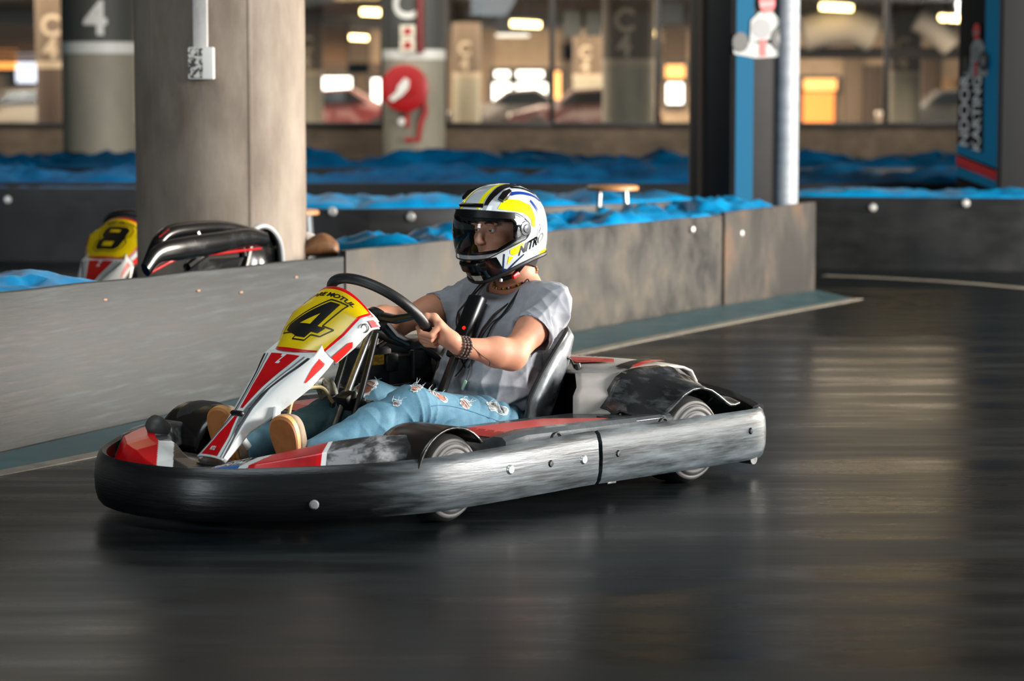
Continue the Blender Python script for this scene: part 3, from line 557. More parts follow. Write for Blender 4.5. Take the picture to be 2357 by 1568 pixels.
STL = mat('worn steel', (.62, .62, .61), (.48, .46, .44), 20, (1, 1, 1), rough=.28, metal=.85); DKST = mat('black painted steel', (.07, .075, .08), rough=.35); ALU = mat('dull cast aluminium', (.55, .55, .53), (.40, .40, .39), 20, rough=.4, metal=.7)
GCOV = mat('grey moulded cover', (.60, .585, .565), (.68, .665, .64), 5, (1, 1, 1), .35, .7, .42, .55, bump=.03)
SEATM = mat('silver grey fibreglass', (.42, .44, .455), (.60, .62, .63), 7, (1, 1, 1), .4, .66, .22, .36, metal=.35)
SEATD = mat('dark seat lining', (.07, .075, .08), rough=.45)
def worn_bumper():    # black plastic rubbed silver along the left side, where it scrapes the barrier
    m = BUMP.copy(); m.name = 'bumper rubbed silver on its left side'; nt = m.node_tree; N = nt.nodes; L = nt.links; b = N['Principled BSDF']; old = b.inputs['Base Color'].links[0].from_socket
    tc = N.new('ShaderNodeTexCoord'); sx = N.new('ShaderNodeSeparateXYZ'); L.new(tc.outputs['Object'], sx.inputs[0])
    mp = N.new('ShaderNodeMapping'); mp.inputs['Scale'].default_value = (1.6, 1.6, 12); L.new(tc.outputs['Object'], mp.inputs[0])
    n = N.new('ShaderNodeTexNoise'); n.inputs['Scale'].default_value = 4; n.inputs['Detail'].default_value = 6; L.new(mp.outputs[0], n.inputs[0])
    r1 = N.new('ShaderNodeMapRange'); r1.inputs['From Min'].default_value = .86; r1.inputs['From Max'].default_value = .50; L.new(sx.outputs[0], r1.inputs[0])
    r2 = N.new('ShaderNodeMapRange'); r2.inputs['From Min'].default_value = .3; r2.inputs['From Max'].default_value = .5; L.new(sx.outputs[1], r2.inputs[0])
    m1 = N.new('ShaderNodeMath'); m1.operation = 'MULTIPLY'; L.new(r1.outputs[0], m1.inputs[0]); L.new(r2.outputs[0], m1.inputs[1])
    m2 = N.new('ShaderNodeMath'); m2.operation = 'MULTIPLY_ADD'; m2.inputs[1].default_value = 1.5; L.new(m1.outputs[0], m2.inputs[0]); L.new(n.outputs['Fac'], m2.inputs[2])
    rp = N.new('ShaderNodeMapRange'); rp.inputs['From Min'].default_value = .72; rp.inputs['From Max'].default_value = 1.35; L.new(m2.outputs[0], rp.inputs[0])
    cr_ = N.new('ShaderNodeValToRGB'); cr_.color_ramp.elements[0].position = .35; cr_.color_ramp.elements[1].position = .68; cr_.color_ramp.elements[0].color = (*srgb((.13, .145, .155)), 1); cr_.color_ramp.elements[1].color = (*srgb((.345, .375, .39)), 1); L.new(n.outputs['Fac'], cr_.inputs[0])
    mx = N.new('ShaderNodeMix'); mx.data_type = 'RGBA'; L.new(rp.outputs[0], mx.inputs[0]); L.new(old, mx.inputs[6]); L.new(cr_.outputs[0], mx.inputs[7]); L.new(mx.outputs[2], b.inputs['Base Color']); return m
BUMPW = worn_bumper()
def u_(a): return a/np.linalg.norm(a)
def make_kart(name, label, loc, num, rz=KR):
    K = thing(name, label, 'kart', loc, rz)
    # ---- chassis
    MB().box((.22, 0, .055), (1.25, .52, .012), None, .004).build('floor_tray', DKST, K)
    mb = MB()
    for s in (-1, 1): mb.tube(cr([(.86, .2*s, .07), (.5, .27*s, .07), (0, .30*s, .07), (-.35, .33*s, .075), (-.72, .33*s, .075)], 6), .016, 10)
    for x, hw in ((.84, .2), (.40, .28), (-.10, .31), (-.66, .33)): mb.tube([(x, -hw, .07), (x, hw, .07)], .015, 10)
    mb.build('chassis_frame', DKST, K)
    MB().tube([(-.525, -.52, .14), (-.525, .52, .14)], .02, 14).build('rear_axle', STL, K)
    # ---- wheels
    def wheel(x, y, R, w, steer=0):
        s = 1 if y > 0 else -1; M = Matrix.Translation((x, y, R)) @ Matrix.Rotation(steer, 4, 'Z') @ Matrix.Rotation(-s*PI/2, 4, 'X')
        prof = [(R*.50, -w*.5), (R*.62, -w*.52), (R*.86, -w*.46), (R*.97, -w*.32), (R, -w*.2), (R, w*.2), (R*.975, w*.32), (R*.90, w*.43)]
        t = MB().lathe(prof, M, 48).build('tyre', RUB, K, ang=180)
        MB().lathe([(R*.90, w*.43), (R*.84, w*.465), (R*.83, w*.455), (R*.80, w*.455), (R*.79, w*.48), (R*.70, w*.505), (R*.685, w*.49), (R*.65, w*.49), (R*.635, w*.515), (R*.57, w*.515), (R*.50, w*.49)], M, 48).build('sidewall', RUBF, t, ang=180)
        MB().lathe([(R*.52, w*.49), (R*.49, w*.50), (R*.46, w*.46), (R*.43, w*.2), (R*.2, w*.16), (R*.16, w*.3), (.001, w*.3)], M, 32).build('rim', ALU, t)
        mb = MB(); [mb.lathe([(.001, w*.22), (.012, w*.21), (.012, w*.14)], M @ Matrix.Translation((R*.31*math.cos(a), R*.31*math.sin(a), 0)), 8) for a in (0, 2.1, 4.2)]; mb.build('wheel_nut', STL, t)
    wheel(.525, .545, .128, .12, .10); wheel(.525, -.545, .128, .12, .10); wheel(-.525, .535, .139, .17); wheel(-.525, -.535, .139, .17)
    for s in (-1, 1):
        MB().tube([(.525, .24*s, .13), (.525, .48*s, .13)], .016, 10).build('stub_axle', STL, K)
        # mudguard over the front wheel
        rr = []; ml = 0 if s > 0 else .03
        for a in np.linspace(math.radians(8), math.radians(140), 16):
            rr.append([(.525+.148*math.cos(a), y*s, .128-ml+.152*math.sin(a)-.02*max(0, (.44-y))/.1) for y in (.40, .43, .47, .55, .60, .612)])
        MB().loft(rr, False, False).build('front_mudguard', mat('glossy black mudguard', (.10, .09, .085), rough=.25), K, solid=.007)
    # ---- bumper band all around
    half = [(1.225, 0.), (1.215, .10), (1.175, .22), (1.10, .325), (.98, .43), (.84, .53), (.70, .60), (.58, .632), (.42, .643), (.2, .645), (0, .642), (-.3, .645), (-.6, .648), (-.80, .642), (-.872, .615), (-.905, .56), (-.925, .45), (-.94, .25), (-.945, 0)]
    full_ = [(x, -y) for x, y in half[::-1]]+half[1:-1]      # loop, starts at rear centre on the far side, back round
    L = resample(cr(full_+[full_[0]], 6)[:-1]+[full_[0]], 721)
    def zz(x): return (.034+.018*min(1, max(0, (1.2-x)/1.2)), 0.184+.032*min(1, max(0, (1.2-x)/1.2)))
    def band(nm, i0, i1, m, extra=0):
        rings = []
        for i in range(i0, i1+1):
            a = np.array(L[(i-1) % 720]); b = np.array(L[(i+1) % 720]); t = (b-a)/np.linalg.norm(b-a); n = np.array((t[1], -t[0])); p = np.array(L[i % 720]); z0, z1 = zz(p[0]); z1 += extra; h = z1-z0
            pr = [(-.034, .006), (-.012, 0), (-.003, .012), (.004, .04), (.006, h*.5), (.003, h-.035), (-.006, h-.010), (-.018, h), (-.030, h-.006), (-.034, h*.7)]
            rings.append([tuple(p+n*d)+(z0+dz,) for d, dz in pr])
        return MB().loft(rings).build(nm, m, K, ang=50)
    idx = lambda x, s: min(range(720), key=lambda i: abs(L[i][0]-x)+(9 if L[i][1]*s < .3 else 0))
    il, ir = idx(-.057, 1), idx(-.057, -1); rl, rr_ = idx(-.80, 1), idx(-.80, -1); fl_, fr_ = idx(.55, 1), idx(.55, -1)
    band('front_bumper', ir+1, il-1, BUMPW); band('rear_side_bumper', il+1, rl+14, BUMPS).__setitem__('label', 'rear side bumper with deep silver scratches'); band('rear_side_bumper', rr_-14, ir-1, BUMP)
    # rear bumper behind the wheels, a little taller
    rings = []
    for y in np.linspace(-.60, .60, 25):
        x = -.90+.05*(abs(y)/.6)**4; b = .0
        rings.append([(x-.025, y, .10), (x-.04, y, .15), (x-.035, y, .22), (x-.01, y, .275-.05*(abs(y)/.6)**3), (x+.02, y, .268-.05*(abs(y)/.6)**3), (x+.025, y, .15)])
    MB().loft(rings).build('rear_bumper', KBLK, K, ang=60)
    mb = MB(); [mb.tube([(-.70, s*.3, .075), (-.90, s*.42, .10)], .016, 8) for s in (-1, 1)]; mb.tube([(-.86, -.5, .058), (-.86, .5, .058)], .018, 10); mb.build('rear_bumper_stay', DKST, K)
    def stud(x, s, z, r=.012, m=BOLT, nm='bumper_bolt'):
        i = idx(x, s); a = np.array(L[i-1]); b = np.array(L[(i+1) % 720]); t = u_(b-a); bolt(K, (*(np.array(L[i])+np.array((t[1], -t[0]))*.005), z), (t[1], -t[0], 0), r, m, nm)
    for x, z in ((.34, .140), (.02, .137)): stud(x, 1, z, .015)
    for x, z in ((.17, .140), (-.13, .140), (-.76, .150)): stud(x, 1, z, .011, DKST)
    stud(.93, 1, .085, .014, mat('grey bolt', (.5, .5, .5), rough=.4)); MB().tube([(-.80, .54, .052), (-.80, .632, .052)], .017, 12).build('bumper_tube', STL, K)
    for x in (.28, -.14): MB().box((x, .60, .048), (.04, .03, .012), None, .003).build('bracket', ALU, K)
    # ---- front fairing
    def fair(u, v):      # u: arc -1..1, v: 0 lip .. 1 inner
        s = 1 if u >= 0 else -1; a = abs(u)
        G = [0, .2, .4, .6, .8, .93, 1]
        ys = np.interp(a, [0, .2, .4, .6, .8, .93, 1], [0, .15, .30, .44, .54, .58, .565]); xo = np.interp(a, [0, .2, .4, .6, .8, .93, 1], [1.12, 1.10, 1.03, .91, .765, .62, .50])
        zr = np.interp(a, [0, .14, .30, .45, .62, .8, .93, 1], [.150, .158, .185, .210, .242, .258, .252, .205]); wd = np.interp(a, [0, .25, .5, .8, .93, 1], [.18, .19, .19, .17, .14, .11])
        if s < 0:
            ys = np.interp(a, G, [0, .15, .31, .46, .575, .615, .60]); xo = np.interp(a, G, [1.12, 1.105, 1.055, .96, .83, .72, .64]); zr = np.interp(a, [0, .14, .30, .45, .62, .8, .93, 1], [.150, .165, .195, .208, .215, .215, .208, .175])
        dx, dy = np.interp(a, [0, .5, 1], [-1, -.88, -.55]), np.interp(a, [0, .5, 1], [0, -.47, -.83]); dn = math.hypot(dx, dy); dx /= dn; dy /= dn
        pv = [0, .12, .35, .60, .80, 1.]; pd = [0, .03, .22, .6, .9, 1.02]; pz_ = [.0, .35, .85, 1., .95, .3]
        d = np.interp(v, pv, pd)*wd; f = np.interp(v, pv, pz_); zl = .10
        return (xo+dx*d, s*(ys+dy*d), zl+(zr-zl)*f)
    U = np.linspace(-1, 1, 361); Vv = np.linspace(0, 1, 61); mb = MB()
    mb.v = [fair(u, v) for u in U for v in Vv]
    def fm(u, v):
        a = abs(u); k = a-.18*(v-.3) if u > 0 else a-1.5*(v-.5)
        if u <= 0:
            p = fair(u, v); q = p[0]-.8*p[1]
            return 4 if (a > .41+.40*v or (v > .66 and a > .36)) else (0 if q < 1.07 else (1 if q < 1.13 else 2))
        if u > 0: return 0 if k < .305 else (1 if k < .365 else (2 if a < .615 else (3 if a < .635 else 4)))
        return 0 if k < .0 else (1 if k < .09 else (2 if a < .33+1.4*(v-.05) and v < .66 else (3 if a < .37+1.4*(v-.05) and v < .66 else 4)))
    for i in range(360):
        for j in range(60): mb.f.append((i*61+j, (i+1)*61+j, (i+1)*61+j+1, i*61+j+1)); mb.m.append(fm((U[i]+U[i+1])/2, (Vv[j]+Vv[j+1])/2))
    e = len(mb.v)
    mb.build('front_fairing', [KBLK, KWHT, KRED, KWHT, KSCUF], K, solid=.008, ang=180)
    for s in (-1, 1):   # rounded end plugs of the fairing
        mb = MB(); mb.add([fair(s, v) for v in np.linspace(0, 1, 17)], [tuple(range(17))]); mb.build('fairing_end', KSCUF, K, smooth=False)
    SF = lambda u0, v0, ku, kv: (lambda u, v: tuple(np.array(fair(u0+u*ku, min(1, max(0, v0+v*kv))))+np.array((.002, 0, .003))))
    mb = MB(); frame_poly(mb, [(.14, .30), (.33, .30), (.34, .40), (.20, .40), (.12, .52), (.09, .50)], SF(0, 0, 1, 1), 0, .03); mb.build('blue_sticker', KBLUE, K, smooth=False)
    mb = MB(); frame_text(mb, 'SODI', .16, SF(.285, .62, .30, 1), bold=.03, maxlen=.05); frame_text(mb, 'RENTAL', .13, SF(.275, .46, .30, 1), bold=.03, maxlen=.05); mb.build('sponsor_lettering', KWHT, K, smooth=False)
    MB().lathe([(.001, .05), (.035, .045), (.045, .02), (.045, -.03), (.001, -.04)], Matrix.Translation((.87, -.33, .222)) @ Matrix.Rotation(.9, 4, 'Y') @ Matrix.Scale(.72, 4), 20).build('rubber_buffer', mat('grey rubber', (.24, .235, .23), rough=.55), K, ang=60)
    # ---- nose: number panel and stalk
    def nose(t, v):    # t 0 bottom of the panel .. 1 top; v -1..1 across
        cx = .632+(.440-.632)*t; cz = .458+(.640-.458)*t; w = np.interp(t, [0, .15, .4, .7, .88, 1], [.110, .122, .142, .156, .156, .150]); a = abs(v)
        sag = .030*a**2.2+.035*max(0, t-.72)*a*a*4; dn = np.array((.70, 0, .70)); tn = np.array((-.72, 0, .69)); e = np.array((cx, 0, cz))-dn*sag-tn*(.042*a**2.5*max(0, (t-.55)/.45)**1.5)+tn*(.036*a**2.5*max(0, (.42-t)/.42))
        e += np.array((0, v*w, 0))+dn*(.012*(1-a**2)); return e
    NN = np.array((.71, 0, .70))
    def SN(u, v, o=.0012): return tuple(nose(v, u)+NN*o+np.array((0, u*o*.8, 0)))
    nu, nv = 33, 25; mb = MB(); us = np.linspace(-1, 1, nu); ts = np.linspace(0, 1, nv); mb.v = [tuple(nose(t, u)) for t in ts for u in us]
    for i in range(nv-1):
        for j in range(nu-1): mb.f.append((i*nu+j, i*nu+j+1, (i+1)*nu+j+1, (i+1)*nu+j)); mb.m.append(1 if (i == 0 or i == nv-2 or j == 0 or j == nu-2) else 0)
    npn = mb.build('number_panel', [KYEL, KRED], K, solid=.006, ang=180)
    # white flank round the panel
    rings = []
    edge = [(u, 0.) for u in (-1,)]+[(-1, t) for t in ts]+[(u, 1.) for u in us[1:-1]]+[(1, t) for t in ts[::-1]]
    for (u, t) in edge[1:]:
        p = nose(t, u); o = np.array((0, .010*np.sign(u) if abs(u) > .9 else 0, 0)); dp = .052 if t < .9 else .022
        rings.append([tuple(p), tuple(p+o*.8-NN*dp*.35), tuple(p+o-NN*dp), tuple(p+o*.2-NN*(dp+.006))])
    MB().loft(rings, False, False).build('panel_flank', KWHT, K, solid=.005, ang=60)
    mb = MB(); frame_poly(mb, [(.0, -.004), (.075, -.004), (.09, -.036), (.02, -.036)], lambda u, v: tuple(nose(.96-u*2.4, 1)+np.array((0, .0125, 0))+NN*(v-.008)), 0, .02); mb.build('red_sticker', KRED, K, smooth=False)
    mb = MB(); frame_text(mb, 'C', .045, lambda u, v: tuple(nose(.66-u*4.2, 1)+np.array((0, .0125, 0))+NN*(v-.03)), bold=.0, maxlen=.02); mb.build('small_logo', KINK, K, smooth=False)
    for s in (1, -1):
        mb = MB(); frame_poly(mb, [(.02, .024), (.02, .050), (.20, .048), (.36, .044), (.42, .030), (.36, .024)], lambda u, v: tuple(nose(u, s)+np.array((0, .0125*s, 0))-NN*v), 0, .03); mb.build('flank_flash', mat('bright red vinyl', (.92, .16, .13), rough=.35), K, smooth=False)
    # number and lettering
    if num == '4':
        polys = [[(.62, .80), (.30, .80), (-.72, .34), (-.72, .22), (.10, .22), (.04, .10), (.36, .10), (.42, .22), (.66, .22), (.74, .34), (.47, .34)]]
        hole = [(.20, .35), (-.22, .35), (.27, .56)]
        out = [(.82, .84), (.26, .84), (-.88, .33), (-.88, .17), (-.02, .17), (-.08, .05), (.44, .05), (.50, .17), (.80, .17), (.98, .36), (.62, .36)]
    else:
        polys = [[(.50, .80), (-.30, .80), (-.44, .70), (-.48, .54), (-.36, .46), (-.56, .38), (-.62, .18), (-.48, .10), (.40, .10), (.56, .20), (.60, .38), (.46, .46), (.62, .56), (.64, .72)]]
        hole = None; out = [(.60, .85), (-.38, .85), (-.58, .74), (-.62, .54), (-.5, .46), (-.7, .38), (-.76, .16), (-.58, .05), (.46, .05), (.7, .18), (.74, .38), (.6, .46), (.76, .56), (.78, .74)]
    sc = lambda P, k=.84, o=.13: [(-x*k*.92, o+y*.80) for x, y in P]      # seen from the front the driver's left is on the right
    fx = lambda P: [(-x, y) for x, y in P]
    mb = MB()
    def line(P, wd, off):
        n = len(P)
        for i in range(n):
            a = np.array(P[i]); b = np.array(P[(i+1) % n]); t = u_(b-a); q = np.array((-t[1], t[0]*.7))*wd; frame_poly(mb, [tuple(a-q), tuple(b-q), tuple(b+q), tuple(a+q)], lambda u, v: SN(u, v, off), 0, .06)
    line(fx(sc(out)), .014, .0016); mb.build('number_outline', KINK, npn, smooth=False)
    mb = MB(); [frame_poly(mb, fx(sc(P)), lambda u, v: SN(u, v, .0018), 0, .06) for P in polys]; mb.build('number', KINK, npn, smooth=False)
    if hole:
        mb = MB(); frame_poly(mb, fx(sc(hole)), lambda u, v: SN(u, v, .0026), 0, .05); mb.build('number_hole', KYEL, npn, smooth=False)
    else:
        mb = MB(); [frame_poly(mb, fx(sc(P)), lambda u, v: SN(u, v, .0026), 0, .05) for P in ([(-.18, .62), (.26, .62), (.28, .70), (-.14, .70)], [(-.28, .20), (.20, .20), (.24, .34), (-.24, .34)])]; mb.build('number_hole', KYEL, npn, smooth=False)
    mb = MB(); frame_text(mb, 'WE ARE MOTUL', .20, lambda u, v: SN(u*1.05-.05, .87-.05*abs(u)**2+v*.40, .0018), bold=.035, maxlen=.05, shear=.25); mb.build('panel_lettering', KINK, npn, smooth=False)
    # stalk
    st = [((.630, .455), .108, .132, .056), ((.690, .405), .080, .122, .060), ((.745, .358), .060, .100, .056), ((.800, .306), .046, .072, .048), ((.845, .258), .045, .050, .030), ((.890, .212), .052, .055, .022), ((.935, .170), .060, .062, .014)]
    st = [((.585, .490), .092, .118, .060)]+st; tx = [-.17]+list(np.linspace(0, 1, 7))
    S_ = lambda t: [np.interp(t, tx, [s[0][0] for s in st]), np.interp(t, tx, [s[0][1] for s in st])]+[np.interp(t, tx, [s[k] for s in st]) for k in (1, 2, 3)]
    def stalk(t, v):    # v -2..2 : |v|<1 the top, 1..2 the flank
        cx, cz, w, wo, dr = S_(t); a = abs(v); s = 1 if v > 0 else -1; dn = np.array((.72, 0, .69))
        lf = .008 if t >= 0 else .008+.145*t
        if a <= 1: return np.array((cx, v*w, cz))-dn*(.010*a**3)+dn*lf
        f = a-1; return np.array((cx, s*(w+(wo-w)*f**.7), cz))-dn*(.002+dr*f**1.4)
    tt = np.r_[np.linspace(-.17, 0, 6)[:-1], np.linspace(0, 1, 31)]; vv = np.linspace(-2, 2, 41); mb = MB(); mb.v = [tuple(stalk(t, v)) for t in tt for v in vv]
    for i in range(35):
        for j in range(40): mb.f.append((i*41+j, i*41+j+1, (i+1)*41+j+1, (i+1)*41+j)); mb.m.append(0)
    sk = mb.build('nose_stalk', [KWHT], K, solid=.006, ang=180)
    ST = lambda t, v, o=.0014: tuple(stalk(t, v)+np.array((.72, 0, .69))*o+np.array((0, (np.sign(v)*max(0, abs(v)-1))*.0016, 0)))
    for (p, m, nm) in [([(.02, -.62), (.12, -.60), (.32, -.45), (.52, -.14), (.52, .10), (.32, .34), (.12, .56), (.02, .62)], KRED, 'red_stripe'), ([(.60, -.14), (.78, -.52), (.985, -.62), (.985, .62), (.78, .5), (.60, .12)], KRED, 'red_stripe')]:
        mb = MB(); frame_poly(mb, p, lambda u, v: ST(u, v), 0, .05); mb.build(nm, m, sk, smooth=False)
    for s in (-1, 1):
        for (o1, o2, m) in ((.14, .20, KPIN), (.30, .40, KINK)):
            mb = MB(); base = [(.02, .64), (.12, .60), (.32, .42), (.52, .2), (.60, .2), (.78, .54), (.985, .66)]
            frame_poly(mb, [(t, s*(v+o1)) for t, v in base]+[(t, s*(v+o2)) for t, v in base[::-1]], lambda u, v: ST(u, v), 0, .05); mb.build('pinstripe', m, sk, smooth=False)
        mb = MB(); frame_poly(mb, [(-.02, s*1.82), (-.02, s*1.42), (.06, s*1.50), (.17, s*1.70), (.165, s*1.75)], lambda u, v: ST(u, v), 0, .05); mb.build('flank_flash', mat('bright red vinyl', (.92, .16, .13), rough=.35), sk, smooth=False)
    mb = MB(); frame_text(mb, 'Z', .12, lambda u, v: ST(.07-v*.9, u*2.2, .0022), bold=.05, maxlen=.04); mb.build('stalk_mark', KWHT, sk, smooth=False); mb = MB(); frame_text(mb, 'MOTUL', .05, lambda u, v: ST(.92-v*1.1, u*2.4, .0022), bold=.03, maxlen=.03); mb.build('stalk_lettering', KWHT, sk, smooth=False)
    MB().box((.826, 0, .290), (.016, .055, .02), Matrix.Rotation(.75, 3, 'Y'), .006).build('stalk_clip', KINK, K)
    for s in (-1, 1): MB().tube(cr([(.745, .085*s, .31), (.755, .09*s, .26), (.745, .085*s, .21), (.72, .08*s, .17)], 6), [.014]*13+[.012]*6, 10, squash=.5).build('stalk_leg', KWHT, K)
    # ---- steering
    t40 = math.radians(40); wc = np.array((.26, 0, .56)); n_ = np.array((-math.sin(t40), 0, math.cos(t40))); vd = np.array((-math.cos(t40), 0, -math.sin(t40)))
    RW = .170; P = lambda a, R=RW, h=0: tuple(wc+R*(math.cos(a)*np.array((0, 1, 0))+math.sin(a)*vd)+n_*h)
    MB().tube([P(a) for a in np.linspace(0, 2*PI, 64, endpoint=False)], .0165, 14, True).build('steering_wheel', mat('black grip rubber', (.075, .08, .085), (.10, .105, .11), 40, rough=.45, bump=.1), K)
    mb = MB()
    for a in (0.0, PI, PI/2): mb.tube([P(a, .03, -.02), P(a, .09, -.024), P(a, RW, -.002)], [.016, .015, .011], 10, squash=1.6)
    mb.build('wheel_spoke', DKST, K)
    Mw = Matrix.Translation(wc) @ V(n_).to_track_quat('Z', 'Y').to_matrix().to_4x4(); MB().lathe([(.001, .0), (.03, -.004), (.04, -.02), (.035, -.05), (.001, -.055)], Mw, 20).build('wheel_hub', DKST, K)
    cb = tuple(wc-n_*.03); MB().tube([cb, (.37, .0, .37), (.50, 0, .115)], .0115, 12).build('steering_column', STL, K)
    MB().tube([(.325, .055, .50), (.385, .06, .34), (.44, .06, .20), (.46, .06, .075)], .010, 10).build('column_support', DKST, K); MB().tube([(.325, -.055, .50), (.385, -.06, .34), (.46, -.06, .075)], .010, 10).build('column_support', DKST, K)
    mb = MB(); mb.box((.405, 0.01, .295), (.05, .06, .05), Matrix.Rotation(.45, 3, 'Y'), .008); mb.box((.385, .04, .275), (.03, .05, .06), Matrix.Rotation(.2, 3, 'Y'), .008); mb.build('column_clamp', DKST, K)
    mb = MB(); mb.lathe([(.001, .02), (.012, .018), (.012, -.02), (.001, -.02)], Matrix.Translation((.365, .06, .285)) @ Matrix.Rotation(PI/2, 4, 'X'), 14); mb.box((.36, .045, .25), (.02, .02, .07), Matrix.Rotation(.5, 3, 'X'), .005); mb.box((.345, .05, .225), (.014, .014, .05), Matrix.Rotation(-.3, 3, 'X'), .004); mb.build('clamp_bolt', ALU, K)
    mb = MB(); mb.box((.42, -.07, .325), (.05, .045, .06), Matrix.Rotation(.5, 3, 'X'), .008); mb.box((.45, -.08, .345), (.045, .035, .03), Matrix.Rotation(.3, 3, 'Y'), .005); mb.build('column_switch_box', mat('off white enamel bits', (.68, .68, .62), (.25, .25, .24), 30, rough=.4), K)
    MB().tube(cr([(.42, -.04, .285), (.46, -.05, .335), (.55, -.06, .32), (.60, -.04, .24), (.62, 0, .15)], 8), .006, 8).build('tan_cable', mat('tan cable sheath', (.74, .66, .46), rough=.45), K)
    MB().box((.905, 0, .105), (.11, .46, .11), None, .02).build('pedal_tray', KBLK, K)
    # ---- pedals
    for s in (-1, 1): MB().tube([(.80, .15*s, .06), (.812, .15*s, .115), (.812, .18*s, .125), (.812, .10*s, .125)], .008, 8).build('pedal', STL, K)
    # ---- sidepods
    for s in (-1, 1):
        rings = []
        for x, zt, yo, yi in [(.315, .19, .50, .36), (.29, .222, .585, .33), (.22, .238, .605, .30), (0, .236, .608, .29), (-.25, .233, .608, .29), (-.43, .232, .608, .30), (-.48, .225, .60, .32), (-.53, .195, .585, .40)]:
            rings.append([(x, yi*s, .085), (x, yi*s, zt-.02), (x, (yi+.02)*s, zt-.012), (x, (yo-.07)*s, zt-.012), (x, (yo-.055)*s, zt), (x, (yo-.015)*s, zt), (x, yo*s, zt-.012), (x, (yo+.004)*s, .085)])
        sp = MB().loft(rings).build('sidepod', mat('satin grey black pod plastic', (.24, .255, .265), (.36, .375, .385), 6, (1, 1, 1), .4, .75, .2, .34), K, ang=30)
        mb = MB(); frame_poly(mb, [(.275, .36), (.275, .515), (-.02, .535), (-.32, .52), (-.10, .36)], lambda u, v: (u, v*s, np.interp(u, [-.43, -.25, 0, .22, .29], [.2205, .2225, .2255, .2275, .2125])), 0, .04); mb.build('red_top_sticker', KREDL, sp, smooth=False)
        for x in (.10, -.38): mb = MB(); mb.tube([(x+.022*math.cos(a), .612*s, .195+.028*math.sin(a)) for a in np.linspace(0, PI, 9)], .003, 6); mb.build('pod_strap', KINK, sp)
        MB().tube([(.2, .30*s, .075), (.2, .56*s, .09), (-.3, .56*s, .09), (-.3, .32*s, .075)], .013, 8).build('sidepod_bar', DKST, K)
    # ---- seat
    prof = [(.04, .155, .150, .02), (-.02, .095, .165, .07), (-.10, .062, .178, .115), (-.19, .062, .188, .13), (-.27, .095, .195, .155), (-.335, .17, .200, .18), (-.385, .27, .205, .17), (-.425, .36, .205, .14), (-.455, .43, .185, .095), (-.467, .462, .13, .05)]
    rings = []
    for i, (x, z, w, h) in enumerate(prof):
        a = np.array(prof[max(i-1, 0)][:2]); b = np.array(prof[min(i+1, 9)][:2]); t = u_(b-a); nn = np.array((t[1]*-1, t[0])) if False else np.array((-t[1], t[0])); nn = -nn if nn[0] < 0 and i > 4 else nn
        nn = nn*np.sign(nn[0]+nn[1]); row = []
        for th in np.linspace(-1, 1, 21):
            a_ = abs(th); yy = np.sign(th)*w*min(1, 1.12*a_)**.9; up = h*max(0, (a_-.62)/.38)**1.5
            row.append((x+nn[0]*up, yy*(1+.08*max(0, (a_-.7)/.3)), z+nn[1]*up))
        rings.append(row)
    R2 = []
    for i in range(len(rings)-1):
        for k in range(4):
            f = k/4; R2.append([tuple(np.array(p)*(1-f)+np.array(q)*f) for p, q in zip(rings[i], rings[i+1])])
    R2.append(rings[-1]); MB().loft(R2, False, False).build('seat_shell', SEATM, K, solid=.012, ang=180, off=0)
    for s in (-1, 1):
        MB().tube(cr([r[20 if s > 0 else 0] for r in rings], 5), .0085, 8).build('seat_edge', mat('dark seat edge', (.16, .165, .17), rough=.3), K)
        MB().tube([(-.42, .20*s, .36), (-.44, .24*s, .2), (-.43, .28*s, .08)], .010, 8).build('seat_stay', DKST, K)
    mb = MB(); mb.tube([tuple(np.array(rings[7][20])+np.array((.012, .0, 0))), tuple(np.array(rings[7][18])+np.array((-.0, .016, .0))), tuple(np.array(rings[7][17])+np.array((-.01, .022, -.02)))], .004, 6); mb.build('cable_tie', KINK, K)
    # ---- engine on the far side
    eg = MB(); eg.box((-.13, -.36, .30), (.26, .20, .16), None, .012); eg.box((-.25, -.36, .31), (.20, .22, .22), None, .012); eg.box((.02, -.34, .345), (.10, .16, .13), None, .012); eg.box((-.02, -.30, .22), (.30, .2, .13), None, .012); eg.build('engine_block', mat('greasy black engine', (.055, .06, .06), (.10, .10, .10), 25, rough=.28, rough2=.5), K)
    MB().box((-.15, -.255, .345), (.085, .03, .10), None, .008).build('engine_cover', DKST, K); MB().box((-.02, -.255, .36), (.05, .02, .06), None, .008).build('air_box', DKST, K)
    mb = MB(); mb.box((.058, -.240, .375), (.060, .004, .032)); mb.build('yellow_warning_label', mat('faded yellow label', (.72, .55, .05), (.5, .36, .03), 60, (1, 1, 3), .45, .55, rough=.5), K)
    mb = MB(); [mb.tube([(-.03-.012*k, -.253, .268), (-.03-.012*k, -.253, .285)], .004, 6) for k in range(6)]; mb.box((-.06, -.255, .276), (.09, .006, .022), None, .002); mb.lathe([(.001, .02), (.012, .02), (.012, 0), (.001, 0)], Matrix.Translation((-.165, -.25, .28)) @ Matrix.Rotation(PI/2, 4, 'X'), 12); mb.lathe([(.001, .03), (.02, .03), (.02, 0), (.001, 0)], Matrix.Translation((.03, -.25, .265)) @ Matrix.Rotation(PI/2, 4, 'X'), 12); mb.build('engine_fitting', ALU, K)
    mb = MB(); mb.tube(cr([(-.14, -.27, .41), (-.2, -.22, .36), (-.24, -.24, .28), (-.2, -.2, .2)], 6), .012, 8); mb.tube(cr([(.02, -.28, .41), (-.05, -.30, .425), (-.14, -.33, .41)], 6), .009, 8); mb.build('hose', DKST, K)
    MB().tube([(-.07, -.18, .10), (-.15, -.16, .36)], .012, 8).build('chassis_bar', DKST, K)
